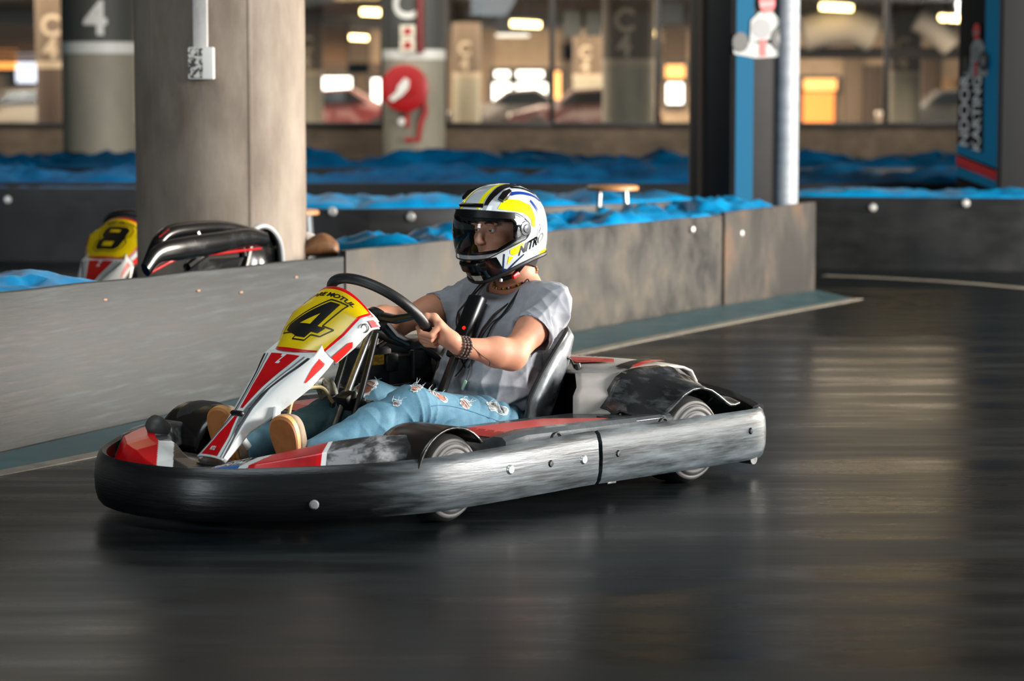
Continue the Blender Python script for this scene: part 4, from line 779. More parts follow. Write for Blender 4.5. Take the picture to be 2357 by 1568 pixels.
    # ---- light signal post in front of the chest
    sd = u_(np.array((-.16, 0, .29))); pb_ = np.array((.053, .018, .217)); Rm = Matrix.Rotation(math.atan2(sd[0], sd[2]), 3, 'Y')
    MB().tube([tuple(pb_-sd*.12), tuple(pb_+sd*.24)], .013, 8, squash=1.3).build('signal_post', DKST, K)
    sb = MB().box(tuple(pb_+sd*.31), (.034, .064, .22), Rm, .008).build('signal_box', mat('black signal housing', (.06, .065, .07), rough=.3), K)
    led = pb_+sd*.305+np.array((.020, .010, .004)); MB().lathe([(.001, .003), (.004, .0025), (.0055, 0), (.0055, -.004)], Matrix.Translation(led) @ Matrix.Rotation(PI/2, 4, 'Y'), 14).build('red_signal_lamp', mat('lit red lamp', (.9, .1, .05), emit=(1, .06, .02), es=4), K)
    # ---- rear cover
    def cov(rows, nm, m, **k): return MB().loft(rows, False, False).build(nm, m, K, solid=.008, ang=k.get('ang', 60))
    xs = [-.40, -.44, -.50, -.58, -.66, -.72, -.76, -.785, -.80]; zt_ = [.350, .366, .372, .374, .372, .366, .350, .315, .25]
    ys = np.linspace(-.40, .40, 17)
    cov([[(x-.03*(abs(y)/.4)**4*(1 if x > -.5 else -.0), y, z-.012*(abs(y)/.4)**4-.022*(.4-y)-.010) for y in ys] for x, z in zip(xs, zt_)], 'rear_cover', GCOV)
    for s in (-1, 1):
        rows = []
        for f in np.linspace(0, 1, 9):      # rounded front/side corner panel
            a = f*PI/2*.9
            rows.append([(-.265-.13*f, (.33+.085*math.sin(a))*s, z) for z in np.linspace(.20, .278, 4)]+[(-.285-.12*f-.03*k, (.33+.085*math.sin(a)-.035*k)*s, .278+.05*math.sin(k*PI/2*.5)+.012*k) for k in (.5, 1., 1.5)])
        cov(rows, 'cover_corner', GCOV)
        # wheel fender with wavy lip
        fx_ = np.array([-.33, -.35, -.37, -.40, -.43, -.47, -.51, -.55, -.60, -.64, -.68, -.70, -.72, -.74, -.76, -.78])
        zi = np.interp(fx_, [-.78, -.76, -.73, -.69, -.63, -.52, -.44, -.39, -.36, -.33], [.243, .258, .306, .340, .356, .357, .350, .328, .290, .24])
        zo = np.interp(fx_, [-.78, -.74, -.70, -.67, -.63, -.59, -.55, -.51, -.47, -.43, -.40, -.33], [.240, .238, .243, .258, .284, .302, .310, .308, .292, .260, .236, .222])
        yo = np.interp(fx_, [-.78, -.70, -.55, -.45, -.40, -.33], [.59, .615, .625, .615, .60, .58])
        rows = []
        for x, a, b, yy in zip(fx_, zi, zo, yo):
            mid = max(b+.012, b+(a-b)*.42)
            rows.append([(x, .385*s, a), (x, .415*s, a-.004), (x, .445*s, a-.02), (x, .47*s, a-(a-mid)*.55), (x, .50*s, mid), (x, (yy-.05)*s, b+.010), (x, (yy-.012)*s, b), (x, yy*s, b-.002)])
        R3 = []
        for i in range(len(rows)-1):
            for k in range(3): R3.append([tuple(np.array(p)*(1-k/3)+np.array(q)*k/3) for p, q in zip(rows[i], rows[i+1])])
        R3.append(rows[-1]); cov(R3, 'rear_fender', KGLOSS, ang=180)
        MB().box((-.38, .52*s, .222), (.24, .17, .008), None, .003).build('fender_flange', KGLOSS, K)
    SR = lambda ox, oy: (lambda u, v: (ox+v, oy+u, np.interp(ox+v, xs[::-1], zt_[::-1])+.0062-.012*(abs(oy+u)/.4)**4-.022*(.4-oy-u)-.010))
    mb = MB(); frame_poly(mb, [(-.13, -.03), (.09, -.065), (.15, .0), (.03, .025), (.045, .06), (-.06, .02)], SR(-.52, .12), 0, .03); mb.build('cover_logo', mat('dull red print', (.70, .20, .18), rough=.45), K, smooth=False)
    mb = MB(); mb.add([SR(-.54, .09)((r)*math.cos(a)*1.25, r*math.sin(a)*.62) for a in np.linspace(-.6, 3.6, 30) for r in (.090, .104)], [(2*i, 2*i+1, 2*i+3, 2*i+2) for i in range(29)]); frame_text(mb, 'KART', .045, lambda u, v: SR(-.605, .08)(u, -v), bold=.03, maxlen=.03); mb.build('cover_logo_ring', KINK, K, smooth=False)
    mb = MB(); frame_poly(mb, [(-.16, .39), (-.02, .32), (.10, .285), (.10, .245), (-.04, .29), (-.16, .33)], lambda u, v: (-.62-u, v, np.interp(-.62-u, xs[::-1], zt_[::-1])+.0062-.012*(abs(v)/.4)**4-.022*(.4-v)-.010), 0, .03); mb.build('black_cover_stripe', KINK, K, smooth=False)
    mb = MB(); frame_poly(mb, [(-.12, .385), (0, .345), (.10, .315), (.10, .29), (-.02, .325), (-.12, .365)], lambda u, v: (-.62-u, v, np.interp(-.62-u, xs[::-1], zt_[::-1])+.0068-.012*(abs(v)/.4)**4-.022*(.4-v)-.010), 0, .03); mb.build('red_cover_stripe', KRED, K, smooth=False)
    # fuel tank and dark box between the seat and the cover
    MB().box((-.60, 0, .20), (.36, .62, .22), None, .03).build('engine_bay_tray', DKST, K)
    MB().box((.30, 0, .10), (.20, .16, .08), None, .02).build('fuel_tank', KBLK, K)
    return K
kart = make_kart('racing_kart', 'red, white and black racing kart numbered 4 with scuffed bumpers', KO, '4')
kart2 = make_kart('racing_kart', 'kart with yellow number 8 panel parked behind the grey barrier', (-1.71, 12.42, 0), '8', math.radians(250))
# ------------------------------------------------------------------ the driver (same local axes as the kart)
SKIN = mat('warm skin', (.79, .56, .44), (.73, .49, .385), 9, (1, 1, 1), .35, .75, .58, .66, bump=.05, bscale=120)  # one warm skin tone with faint random mottling
SHIRT = mat('grey cotton', (.54, .55, .575), (.60, .61, .63), 14, (1, 1, 1), .4, .65, .85, bump=.10, bscale=260)
DENIM = mat('washed blue denim', (.27, .44, .53), (.45, .59, .65), 7, (1, 1, 1.2), .36, .70, .85, bump=.25, bscale=220, c3=(.35, .52, .60))
man = thing('person', 'person in grey t-shirt and ripped jeans driving the kart, helmeted', 'person', KO, KR)
A_ = lambda *p: np.array(p, float)
WC, WN, WV, WR = A_(.26, 0, .56), A_(-math.sin(math.radians(40)), 0, math.cos(math.radians(40))), A_(-math.cos(math.radians(40)), 0, -math.sin(math.radians(40))), .170
J = {}
def arm(s):
    if s > 0: return dict(sh=A_(-.315, .185, .545), el=A_(-.080, .238, .418), wr=A_(.122, .206, .455), a=math.radians(32))
    return dict(sh=A_(-.295, -.185, .548), el=A_(-.040, -.262, .490), wr=A_(.160, -.205, .530), a=math.radians(180-4))
NECK0, NECK1, HEADC = A_(-.345, .012, .587), A_(-.305, .012, .70), A_(-.270, .012, .790)
HP = math.radians(3)       # head pitched forward
HF, HU = A_(math.cos(HP), 0, -math.sin(HP)), A_(math.sin(HP), 0, math.cos(HP)); HL = A_(0, 1, 0)
def hd(x, y, z): return HEADC+HF*x+HL*y+HU*z
HIP = {1: A_(-.14, .10, .165), -1: A_(-.14, -.10, .165)}; KNEE = {1: A_(.285, .165, .265), -1: A_(.225, -.075, .255)}; ANK = {1: A_(.685, .15, .155), -1: A_(.685, -.15, .155)}
def hand(S, s, ar):
    a = ar['a']; T = -math.sin(a)*A_(0, 1, 0)+math.cos(a)*WV; r = math.cos(a)*A_(0, 1, 0)+math.sin(a)*WV; n = WN
    if s < 0: T = -T                                     # T points down the rim towards the driver
    G = WC+WR*r; W = ar['wr']
    Q = lambda th, R, t: G+T*t+r*(R*math.cos(th))+n*(R*math.sin(th))
    th0 = math.radians(30 if s > 0 else 48)
    ks = [Q(th0-.10*i, .040, t) for i, t in enumerate((-.033, -.011, .011, .032))]
    for i, k in enumerate(ks):       # metacarpals fan from the wrist
        b = W+(k-W)*.22+T*((i-1.5)*.008); S.cone(b, k, .0135, .0125, .016)
    S.ell(W+(np.mean(ks, 0)-W)*.55, (.034, .034, .026), .02)
    for i, (t, L) in enumerate(zip((-.033, -.011, .011, .032), (1., 1.08, 1.0, .86))):
        R = .0285; ths = [th0-.10*i, th0-math.radians(70)*L, th0-math.radians(128)*L, th0-math.radians(178)*L]
        pts = [Q(ths[0], .040, t)]+[Q(h, q, t*1.02) for h, q in zip(ths[1:], (.036, .029, .0265))]
        S.chain(pts, [.0108, .0100, .0092, .0080], .0015); S.ell(pts[1], (.0108,)*3, .0015)
    tb = W+(ks[0]-W)*.30-T*.008; S.chain([tb, Q(math.radians(80), .037, -.034), Q(math.radians(118), .030, -.040), Q(math.radians(160), .028, -.034)], [.017, .0135, .0118, .0095], .007)
    S.cone(W+(ks[0]-W)*.15, Q(math.radians(75), .034, -.026), .016, .012, .014)
B = SDF((-.50, -.36, .03), (.86, .36, .96), .0030)
for s in (1, -1):
    ar = arm(s); sh, el, wr = ar['sh'], ar['el'], ar['wr']
    B.cone(sh, el, .050, .043, .03); m = el+(wr-el)*.28; B.chain([el, m, wr], [.041, .0435, .027], .03); B.ell(el+A_(-.004, 0, -.006), (.040, .038, .036), .03)
    ax = u_(sh-el); B.ell(sh+(el-sh)*.50+A_(0, 0, .006), (.05, .046, .046), .03)
    hand(B, s, ar)
    B.cone(HIP[s], KNEE[s], .078, .055, .03); B.chain([KNEE[s], KNEE[s]+(ANK[s]-KNEE[s])*.3, ANK[s]], [.052, .055, .036], .03); B.cone(ANK[s], ANK[s]+A_(.015, 0, .0), .034, .030, .02)
B.cone((-.19, 0, .20), (-.24, 0, .38), .092, .098, .05, sc=(1, 1.45, 1)); B.cone((-.24, 0, .38), (-.29, 0, .50), .098, .082, .06, sc=(1, 1.6, 1)); B.cone((-.315, -.14, .54), (-.315, .14, .54), .055, .055, .05)
B.chain([NECK0, NECK1, hd(-.02, 0, -.03)], [.066, .058, .060], .04)
for s in (1, -1): B.cone(NECK0+A_(.02, .03*s, -.01), NECK1+A_(.0, .045*s, .02), .014, .014, .02); B.cone(NECK0+A_(0, .04*s, .02), A_(-.32, .13*s, .565), .035, .03, .05)
B.ell(NECK1+A_(.048, 0, -.015), (.012, .012, .016), .016)
# head with a face
HRm = [HF, HL, HU]; Rm_ = np.array(HRm)
def he(c, r, k, op='u'): B.ell(hd(*c), r, k, op, Rm_)
he((-.012, 0, .030), (.098, .076, .10), .03); he((.035, 0, -.035), (.060, .060, .085), .03); he((.062, 0, -.092), (.030, .032, .022), .03)
for s in (1, -1):
    he((.062, .040*s, -.018), (.022, .024, .02), .02); he((.094, .031*s, .012), (.016, .017, .011), .006, 's'); he((.080, .032*s, .012), (.0125,)*3, .003); he((.086, .033*s, .032), (.014, .028, .007), .012); he((-.01, .078*s, -.005), (.020, .008, .030), .006)
B.cone(hd(.093, 0, .015), hd(.116, 0, -.024), .009, .0125, .012); [he((.105, .010*s, -.028), (.010, .007, .006), .006) for s in (1, -1)]
he((.090, 0, -.060), (.012, .024, .006), .004); he((.089, 0, -.070), (.013, .020, .007), .004)
vs, qs = B.mesh(); body = np_mesh('body', vs, qs, SKIN, man)
del B
# eyes and brows
for s in (1, -1):
    M = Matrix.Translation(hd(.0815, .032*s, .012)) @ Matrix(((HF[0], HL[0], HU[0], 0), (HF[1], HL[1], HU[1], 0), (HF[2], HL[2], HU[2], 0), (0, 0, 0, 1))) @ Matrix.Rotation(PI/2, 4, 'Y')
    mb = MB(); mb.lathe([(.0001+.0118*math.sin(a), .0118*math.cos(a)) for a in np.linspace(0, PI*.6, 12)], M, 20); ey = mb.build('eye', mat('white of the eye', (.85, .83, .80), rough=.2), man, ang=180)
    MB().lathe([(.0001, .0124), (.0060, .0109), (.0064, .0098)], M, 16).build('iris', mat('brown iris', (.15, .10, .07), rough=.15), ey, ang=180)
    for (cx, cz, ha, nm) in ((.50, .87, 52, 'eyelid'), (.45, -.89, 44, 'lower_eyelid')):
        axd = HF*cx+HU*cz; Ml = Matrix.Translation(hd(.0815, .032*s, .012)) @ V(axd).to_track_quat('Z', 'Y').to_matrix().to_4x4(); R_ = .0131
        MB().lathe([(max(.0001, R_*math.sin(a)), R_*math.cos(a)) for a in np.linspace(0, math.radians(ha), 9)]+[((R_-.0012)*math.sin(math.radians(ha)), (R_-.0012)*math.cos(math.radians(ha)))], Ml, 20).build(nm, SKIN, man, ang=180)
    mb = MB(); mb.tube([hd(.098-.001*abs(k-2), (.014+.010*k)*s, .033+.004*math.sin(k*.8)) for k in range(5)], [.003, .0042, .0042, .0035, .002], 8); mb.build('eyebrow', mat('dark brown hair', (.13, .09, .07), rough=.6), man)
mb = MB(); mb.tube([hd(.1015, (k-2)*.010, -.0645+.001*abs(k-2)) for k in range(5)], [.001, .0022, .0025, .0022, .001], 8); mb.build('lips', mat('lips', (.62, .34, .30), rough=.4), man)
# ---- t-shirt
def waves(p, seed, n, k0, k1, stretch=(1, 1, 1)):
    r = np.random.default_rng(seed); o = np.zeros(len(p))
    for i in range(n):
        d = r.normal(size=3)*np.array(stretch); d /= np.linalg.norm(d); k = r.uniform(k0, k1); ph = r.uniform(0, 6.28); w = p @ r.normal(size=3)*4
        o += (1-np.abs(np.sin(p @ d*k+ph+.8*np.sin(w))))**2-.35
    return o/math.sqrt(n)
S = SDF((-.48, -.33, .10), (.16, .33, .70), .0042); S2_ = SDF((-.48, -.33, .10), (.16, .33, .70), .0042)
S.cone((-.175, 0, .205), (-.215, 0, .32), .120, .128, .05, sc=(1, 1.34, 1)); S.cone((-.215, 0, .32), (-.285, 0, .50), .126, .094, .06, sc=(1, 1.55, 1))
S.cone((-.32, -.155, .548), (-.32, .165, .556), .070, .074, .05); S.ell((-.20, 0, .46), (.07, .13, .10), .06)
for s in (1, -1): S.cone((-.318, .05*s, .560), (-.315, .17*s, .556), .048, .060, .05)
# sleeves
for s in (1, -1):
    ar = arm(s); sh, el = ar['sh'], ar['el']; f = .50 if s > 0 else .44; dv = u_(el-sh); e = sh+(el-sh)*f; out = e+A_(0, 0, -.012)
    S2_.cone(sh+A_(0, 0, .004), out+dv*.05, .070, .074, .002); S2_.cut(out, dv, out-.16, out+.16, .003)
    S2_.cone(out-dv*.045, out+dv*.06, .055, .068, .006, 's')
h_ = np.maximum(.035-np.abs(S.d-S2_.d), 0)/.035; S.d = np.minimum(S.d, S2_.d)-h_*h_*.035*.25; del S2_
S.cone(NECK0+A_(.012, 0, -.008), NECK1+A_(.03, .008, .02), .078, .10, .010, 's'); S.ell(NECK0+A_(.055, 0, .016), (.046, .066, .040), .02, 's')
S.cut((-.10, 0, .165), (0, 0, -1), (-.5, -.35, .05), (.2, .35, .22), .01)
vs, qs = S.mesh(); N = vnormals(vs, qs)
low = np.clip((.50-vs[:, 2])/.25, 0, 1); fold = waves(vs, 3, 7, 16, 34, (1, .8, 1.6))*(.009+.014*low)
sl = np.clip((np.abs(vs[:, 1])-.16)/.05, 0, 1); fold += waves(vs, 11, 5, 22, 40, (1.5, .6, 1))*.011*sl
pull = np.exp(-((vs[:, 2]-.27)/.07)**2)*(.5+.5*np.sin((vs[:, 2]*1.0+vs[:, 0]*.6+np.abs(vs[:, 1])*.25)*95))*.014
vs = vs+N*(fold+pull)[:, None]; shirt = np_mesh('t_shirt', vs, qs, SHIRT, man); del S
mb = MB(); cpts = []
for k in range(40):
    a = k/40*2*PI; cpts.append(tuple(NECK0+A_(.014+.074*math.cos(a), .074*math.sin(a), -.010-.022*math.cos(a)+.022*abs(math.sin(a)))))
mb.tube(cpts, .006, 8, True, squash=1.3); mb.build('collar', SHIRT, man)
mb = MB(); q0 = A_(-.172, .10, .470); mb.box(q0, (.004, .02, .03), Matrix.Rotation(.5, 3, 'Z'), .001)
# ---- jeans
D = SDF((-.36, -.30, .06), (.80, .33, .44), .0042)
D.ell((-.16, 0, .175), (.13, .185, .10), .05)
for s in (1, -1):
    h, k, a = HIP[s], KNEE[s], ANK[s]; D.cone(h, k, .094, .071, .05); D.chain([k, k+(a-k)*.35, a+(a-k)*.02], [.071, .066, .050], .03); D.ell(k+A_(-.005, 0, .004), (.072, .068, .066), .03)
    dv = u_(a-k); e = a+(a-k)*.02; D.cut(e, dv, e-.1, e+.12, .003); D.cone(e-dv*.03, e+dv*.1, .040, .052, .004, 's')
vs, qs = D.mesh(); N = vnormals(vs, qs); disp = waves(vs, 21, 6, 25, 55, (1, .5, 1))*.0016
for s in (1, -1):
    k = KNEE[s]; m = (vs[:, 1]*s > .0) if True else None; d = np.linalg.norm(vs-k, axis=1)
    back = np.clip((k[2]+.03-vs[:, 2])/.06, 0, 1)
    ang = np.arctan2(vs[:, 2]-(k[2]-.13), vs[:, 0]-k[0]); rib = 1-np.abs(np.sin(ang*9+vs[:, 1]*16+1.2*np.sin(vs[:, 0]*30+s)))
    disp += m*np.exp(-(d/.15)**2)*(rib**2-.3)*(.0045+.011*back)
    sh_ = np.clip((vs[:, 0]-k[0]-.03)/.05, 0, 1)*np.clip((.62-vs[:, 0])/.1, 0, 1); disp += m*sh_*(np.abs(np.sin(vs[:, 0]*62+vs[:, 2]*40+vs[:, 1]*20+s))-.5)*.0045
hipz = np.exp(-((vs[:, 0]+.09)/.10)**2); disp += hipz*(np.abs(np.sin(vs[:, 0]*55+vs[:, 2]*60))-.5)*.009
vs = vs+N*disp[:, None]
jeans = np_mesh('jeans', vs, qs, DENIM, man); del D
# rips: openings frayed white with skin behind
FRAY = mat('frayed white threads', (.86, .87, .86), (.66, .74, .78), 60, (1, 1, 1), .4, .6, .9); SKN2 = mat('knee skin through rip', (.66, .43, .35), (.52, .33, .27), 40, rough=.6)
from mathutils.bvhtree import BVHTree
bv = BVHTree.FromPolygons([tuple(v) for v in vs], [tuple(q) for q in qs])
def rip(c, sx, sy, ang, seed, vert=(.45, .45, .77), m1=SKN2):
    r = random.Random(seed); nz = V(vert).normalized(); ax = nz.orthogonal().normalized(); ax = V((1, 0, 0)); ax = (ax-nz*ax.dot(nz)).normalized(); ay = nz.cross(ax)
    def on(u, v, o):
        p = V(c)+ax*(u*math.cos(ang)-v*math.sin(ang))+ay*(u*math.sin(ang)+v*math.cos(ang)); h = bv.ray_cast(p+nz*.12, -nz)
        return h[0]+nz*o if h[0] else p
    for (k, m, o, nm) in ((1.08, FRAY, .0012, 'frayed_edge'), (.86, m1, .0022, 'rip')):
        poly = [(sx*k*math.cos(a)*(1+.12*r.uniform(-1, 1)), sy*k*math.sin(a)*(1+.22*r.uniform(-1, 1))) for a in np.linspace(0, 2*PI, 22, endpoint=False)]
        mb = MB(); frame_poly(mb, poly, lambda u, v: on(u, v, o), 0, .008); mb.build(nm, m, jeans, ang=180)
    mb = MB()
    for i in range(6):
        u = r.uniform(-.8, .8)*sx; w = sy*.9*math.sqrt(1-(u/sx)**2); mb.tube([on(u+r.uniform(-.002, .002), -w, .003), on(u, 0, .005), on(u+r.uniform(-.003, .003), w, .003)], .0011, 5)
    for i in range(8):
        a = r.uniform(0, 2*PI); p = on(sx*math.cos(a), sy*math.sin(a), .002); mb.tube([p, p+nz*.008+ax*r.uniform(-.008, .008), p+nz*.012+ax*r.uniform(-.018, .018)+ay*r.uniform(-.012, .012)], [.001, .001, .0005], 5)
    mb.build('loose_thread', FRAY, jeans).__setitem__('kind', 'stuff')
rip((.275, .185, .32), .028, .014, .5, 1); rip((.20, .20, .31), .030, .017, -.3, 2); rip((.08, .20, .28), .028, .016, .4, 3, (.1, .5, .8)); rip((-.075, .20, .26), .045, .022, -.25, 4, (.0, .75, .6), mat('white lining', (.80, .80, .78), (.3, .3, .3), 25, rough=.9)); rip((.262, -.06, .31), .040, .030, .2, 5, (.6, .4, .7)); rip((.35, .18, .26), .014, .010, .2, 6)
mb = MB(); mb.tube([tuple(bv.ray_cast(V((x, .33, .215+.10*(x+.1)+.035*math.sin(x*7))), V((0, -1, 0)))[0] or V((x, .25, .2))) for x in np.linspace(-.10, .27, 24)], .0016, 6); mb.build('seam', mat('dark denim seam', (.20, .38, .50), rough=.9), jeans)
# ---- shoes
SOLE = mat('tan gum sole', (.62, .38, .17), (.50, .30, .13), 7, (1, 1, 1), rough=.55); SHOE = mat('pale canvas shoe', (.50, .42, .34), (.60, .52, .44), 10, rough=.8); EDGE = mat('light tan welt', (.80, .58, .34), rough=.5)
for s in (1, -1):
    h0 = A_(.725, .15*s, .078); up = u_(A_(.055, 0, .235)); sd_ = u_(A_(-.42, 1, 0)); sd_ = u_(sd_-up*np.dot(sd_, up)); fw_ = u_(np.cross(sd_, up)); fw_ = fw_ if fw_[0] > 0 else -fw_
    sole = [(-.030, 0), (-.034, .05), (-.036, .12), (-.045, .18), (-.044, .215), (-.030, .245), (-.005, .256), (.022, .248), (.038, .222), (.042, .18), (.035, .12), (.031, .05), (.028, 0), (.0, -.012)]
    sole = cr(sole, 4, True); pt = lambda y, l, d: tuple(h0+sd_*(y*s)+up*(l*.88)+fw_*d)
    rg = [[pt(y*k, .12+(l-.12)*k, d) for y, l in sole] for k, d in ((.94, .026), (1.0, .020), (1.0, .004))]
    so = MB().loft(rg[:2], True, True).build('shoe_sole', SOLE, man, ang=30); MB().loft([[pt(y*1.01, .12+(l-.12)*1.01, d) for y, l in sole] for d in (.020, .0)], True, True).build('shoe_welt', EDGE, so, ang=50)
    rg = [[pt(y*k, .12+(l-.12)*k2-.03*(1-k2), d) for y, l in sole] for k, k2, d in ((.96, .98, .0), (.98, .97, -.02), (.86, .90, -.045), (.6, .62, -.065), (.25, .3, -.072))]
    MB().loft(rg, True, True).build('shoe_upper', SHOE, man, ang=180); MB().tube([ANK[s]-u_(ANK[s]-KNEE[s])*.02, ANK[s]+A_(.03, 0, -.01), h0+up*.05-fw_*.02], [.042, .043, .038], 16).build('sock', SHOE, man)
    mb = MB(); [mb.tube([pt(-.02, .12+.022*k, -.056), pt(0, .125+.022*k, -.068), pt(.02, .12+.022*k, -.056)], .003, 6) for k in range(4)]; mb.build('laces', mat('white lace', (.85, .85, .84), rough=.8), man)
# ---- jewellery and cords
BEAD = [mat('amber bead', (.70, .42, .16), rough=.3), mat('dark bead', (.16, .10, .08), rough=.3), mat('yellow bead', (.85, .68, .15), rough=.3), mat('white bead', (.85, .82, .76), rough=.3), mat('red bead', (.62, .12, .08), rough=.3)]
def ring_pts(rad, cx, cz0, tilt, n): return [NECK0+A_(cx+rad*math.cos(a), rad*.95*math.sin(a), cz0-tilt*math.cos(a)) for a in np.linspace(0, 2*PI, n, endpoint=False)]
nk = MB(); pts = ring_pts(.073, .022, .050, .034, 72)
for i, p in enumerate(pts): nk.lathe([(.0003, .0040), (.0032, .0026), (.0043, 0), (.0032, -.0026), (.0003, -.0040)], Matrix.Translation(p), 8, [0, 0, 1, 2, 0, 1, 3, 4][i % 8])
nk.build('bead_necklace', BEAD, man).__setitem__('kind', 'stuff')
CORD = mat('black cord', (.05, .045, .05), rough=.6); BRN = mat('dark brown beads', (.20, .11, .09), rough=.4)
sbv = BVHTree.FromObject(shirt, bpy.context.evaluated_depsgraph_get())
def onshirt(x, y, z, o=.009):
    h = sbv.ray_cast(V((.3, y, z)), V((-1, 0, 0))); return (h[0]+V((o, 0, 0))) if h[0] and h[0].x < .1 else V((x, y, z))
def cord(l, low, r, m, nm, sw=0):
    def ontop(x, y):
        h = sbv.ray_cast(V((x, y, .85)), V((0, 0, -1))); return (h[0]+V((.003, 0, .006))) if h[0] else V((x, y, .6))
    w_ = 1.2 if r < .003 else 1.
    P = [ontop(-.385, .066*l*w_), ontop(-.36, .076*l*w_), ontop(-.335, .082*l*w_), ontop(-.305, .084*l*w_), ontop(-.285, .082*l*w_)]+[onshirt(-.2, l*w_*(.078*(1-t)**.9+.006)+sw*t, .545-(.545-low)*t) for t in np.linspace(.06, 1, 9)]
    MB().tube(cr([tuple(p) for p in P], 5), r, 7).build(nm, m, man)
for l in (1, -1):
    cord(l, .40, .0035, BRN, 'bead_cord', .02); cord(l, .36, .0024, CORD, 'neck_cord', .035)
cord(1, .33, .002, CORD, 'lanyard_cord', -.01); MB().tube([tuple(onshirt(-.2, .03, .56)), tuple(onshirt(-.15, .015, .47, .008)), tuple(onshirt(-.1, .0, .40, .01))], .0075, 8, squash=.4).build('helmet_strap_end', CORD, man)
pp_ = onshirt(-.1, .055, .325, .012); MB().tube([tuple(onshirt(-.1, .045, .40, .012)), tuple(onshirt(-.1, .052, .36, .014)), tuple(pp_)], .0016, 6).build('pendant_cord', CORD, man)
MB().box(pp_+V((0.004, -.006, -.018)), (.006, .010, .036), Matrix.Rotation(-.5, 3, 'X'), .002).build('pendant_whistle', mat('pale green pendant', (.66, .80, .68), rough=.3), man)
ar = arm(1); wd_ = u_(ar['wr']-ar['el']); mb = MB()
for kk, (o, rr) in enumerate(((-.028, .0325), (-.016, .0318), (-.004, .0312))):
    c = ar['wr']+wd_*o; Mx = Matrix.Translation(c) @ V(wd_).to_track_quat('Z', 'Y').to_matrix().to_4x4()
    for i in range(20):
        a = i/20*2*PI; mb.lathe([(.0003, .005), (.0042, .003), (.0052, 0), (.0042, -.003), (.0003, -.005)], Mx @ Matrix.Translation((rr*math.cos(a), rr*math.sin(a), 0)), 7, 0)
mb.build('beaded_bracelet', mat('brown bead bracelet', (.24, .16, .14), (.40, .34, .31), 90, rough=.35), man).__setitem__('kind', 'stuff')
c = ar['wr']-wd_*.02; MB().tube(cr([tuple(c+A_(.0, .03, .012)), tuple(c+A_(-.04, .04, -.025)), tuple(c+A_(-.07, .045, -.045)), tuple(c+A_(-.075, .04, -.06))], 6), .0013, 6).build('bracelet_string', CORD, man)
# ---- helmet
HM = thing('helmet', 'x', 'x'); HM.parent = man; del HM['label'], HM['category']
HW = mat('pearl grey helmet lacquer', (.74, .77, .79), (.80, .82, .83), 3, rough=.14, coat=.6); HBK = mat('gloss black helmet lacquer', (.035, .038, .042), rough=.12, coat=.5); HYL = mat('fluorescent yellow lacquer', (.93, .90, .02), rough=.16, coat=.5); HBL = mat('royal blue lacquer', (.04, .22, .55), rough=.16, coat=.5); HBN = mat('black edge trim', (.05, .05, .052), rough=.5); HNV = mat('navy lacquer line', (.10, .18, .32), rough=.2)
HO = hd(.012, 0, .006)
def base_z(x): return -.085-.098*np.clip((x+.155)/.30, 0, 1)**2.6
def hs(dx, dy, dz, o=0.):    # helmet surface along a direction
    d = u_(np.array((dx, dy, dz), float)); fr = max(0, d[0]); lo = max(0, -d[2])
    ax = (.160 if d[0] > 0 else .166)+.010*fr*lo; ay = .124*(1-.16*min(1, lo*1.3)*fr-.05*lo); az = .148 if d[2] > 0 else .205
    p = 2.25; r = ((abs(d[0])/ax)**p+(abs(d[1])/ay)**p+(abs(d[2])/az)**p)**(-1/p); q = d*(r+o); return q
def hw(q): return tuple(HO+HF*q[0]+HL*q[1]+HU*q[2])
def clampz(q):
    b = base_z(q[0]); return q if q[2] > b else np.array((q[0], q[1], b))
def AE(az, el, o=0.): a, e = math.radians(az), math.radians(el); return hs(math.cos(e)*math.cos(a), math.cos(e)*math.sin(a), math.sin(e), o)
def inport(az, el):
    a = abs(az); top = 24 if a < 55 else 24-(a-55)*.9; bot = -22 if a < 40 else -22+(a-40)*.42
    return a < 78 and bot < el < top
nA, nE = 180, 90; azs = np.linspace(-180, 180, nA, endpoint=False); mb = MB(); rows = []
for j in range(nE+1):
    row = []
    for az in azs:
        q = AE(az, 90-j*150/nE); 
        if q[2] < base_z(q[0]):   # slide onto the base rim
            lo, hi = -89., 20.
            for _ in range(18):
                mi = (lo+hi)/2; t = AE(az, mi)
                if t[2] < base_z(t[0]): lo = mi
                else: hi = mi
            q = AE(az, hi)
        row.append(q)
    rows.append(row)
mb.v = [hw(q) for r in rows for q in r]
for j in range(nE):
    for i in range(nA):
        i2 = (i+1) % nA; el = 90-(j+.5)*150/nE; az = azs[i]+1
        if np.linalg.norm(rows[j][i]-rows[j+1][i]) < 1e-5 and np.linalg.norm(rows[j][i2]-rows[j+1][i2]) < 1e-5 and j > 5: continue
        if inport(az, el): continue
        mb.f.append((j*nA+i, j*nA+i2, (j+1)*nA+i2, (j+1)*nA+i)); mb.m.append(0)
mb.build('helmet_shell', HW, HM, solid=.010, ang=180)
rim = [hw(rows[nE][i]) for i in range(nA)]
MB().tube(rim[::2], .0075, 8, True).build('base_trim', HBN, HM)
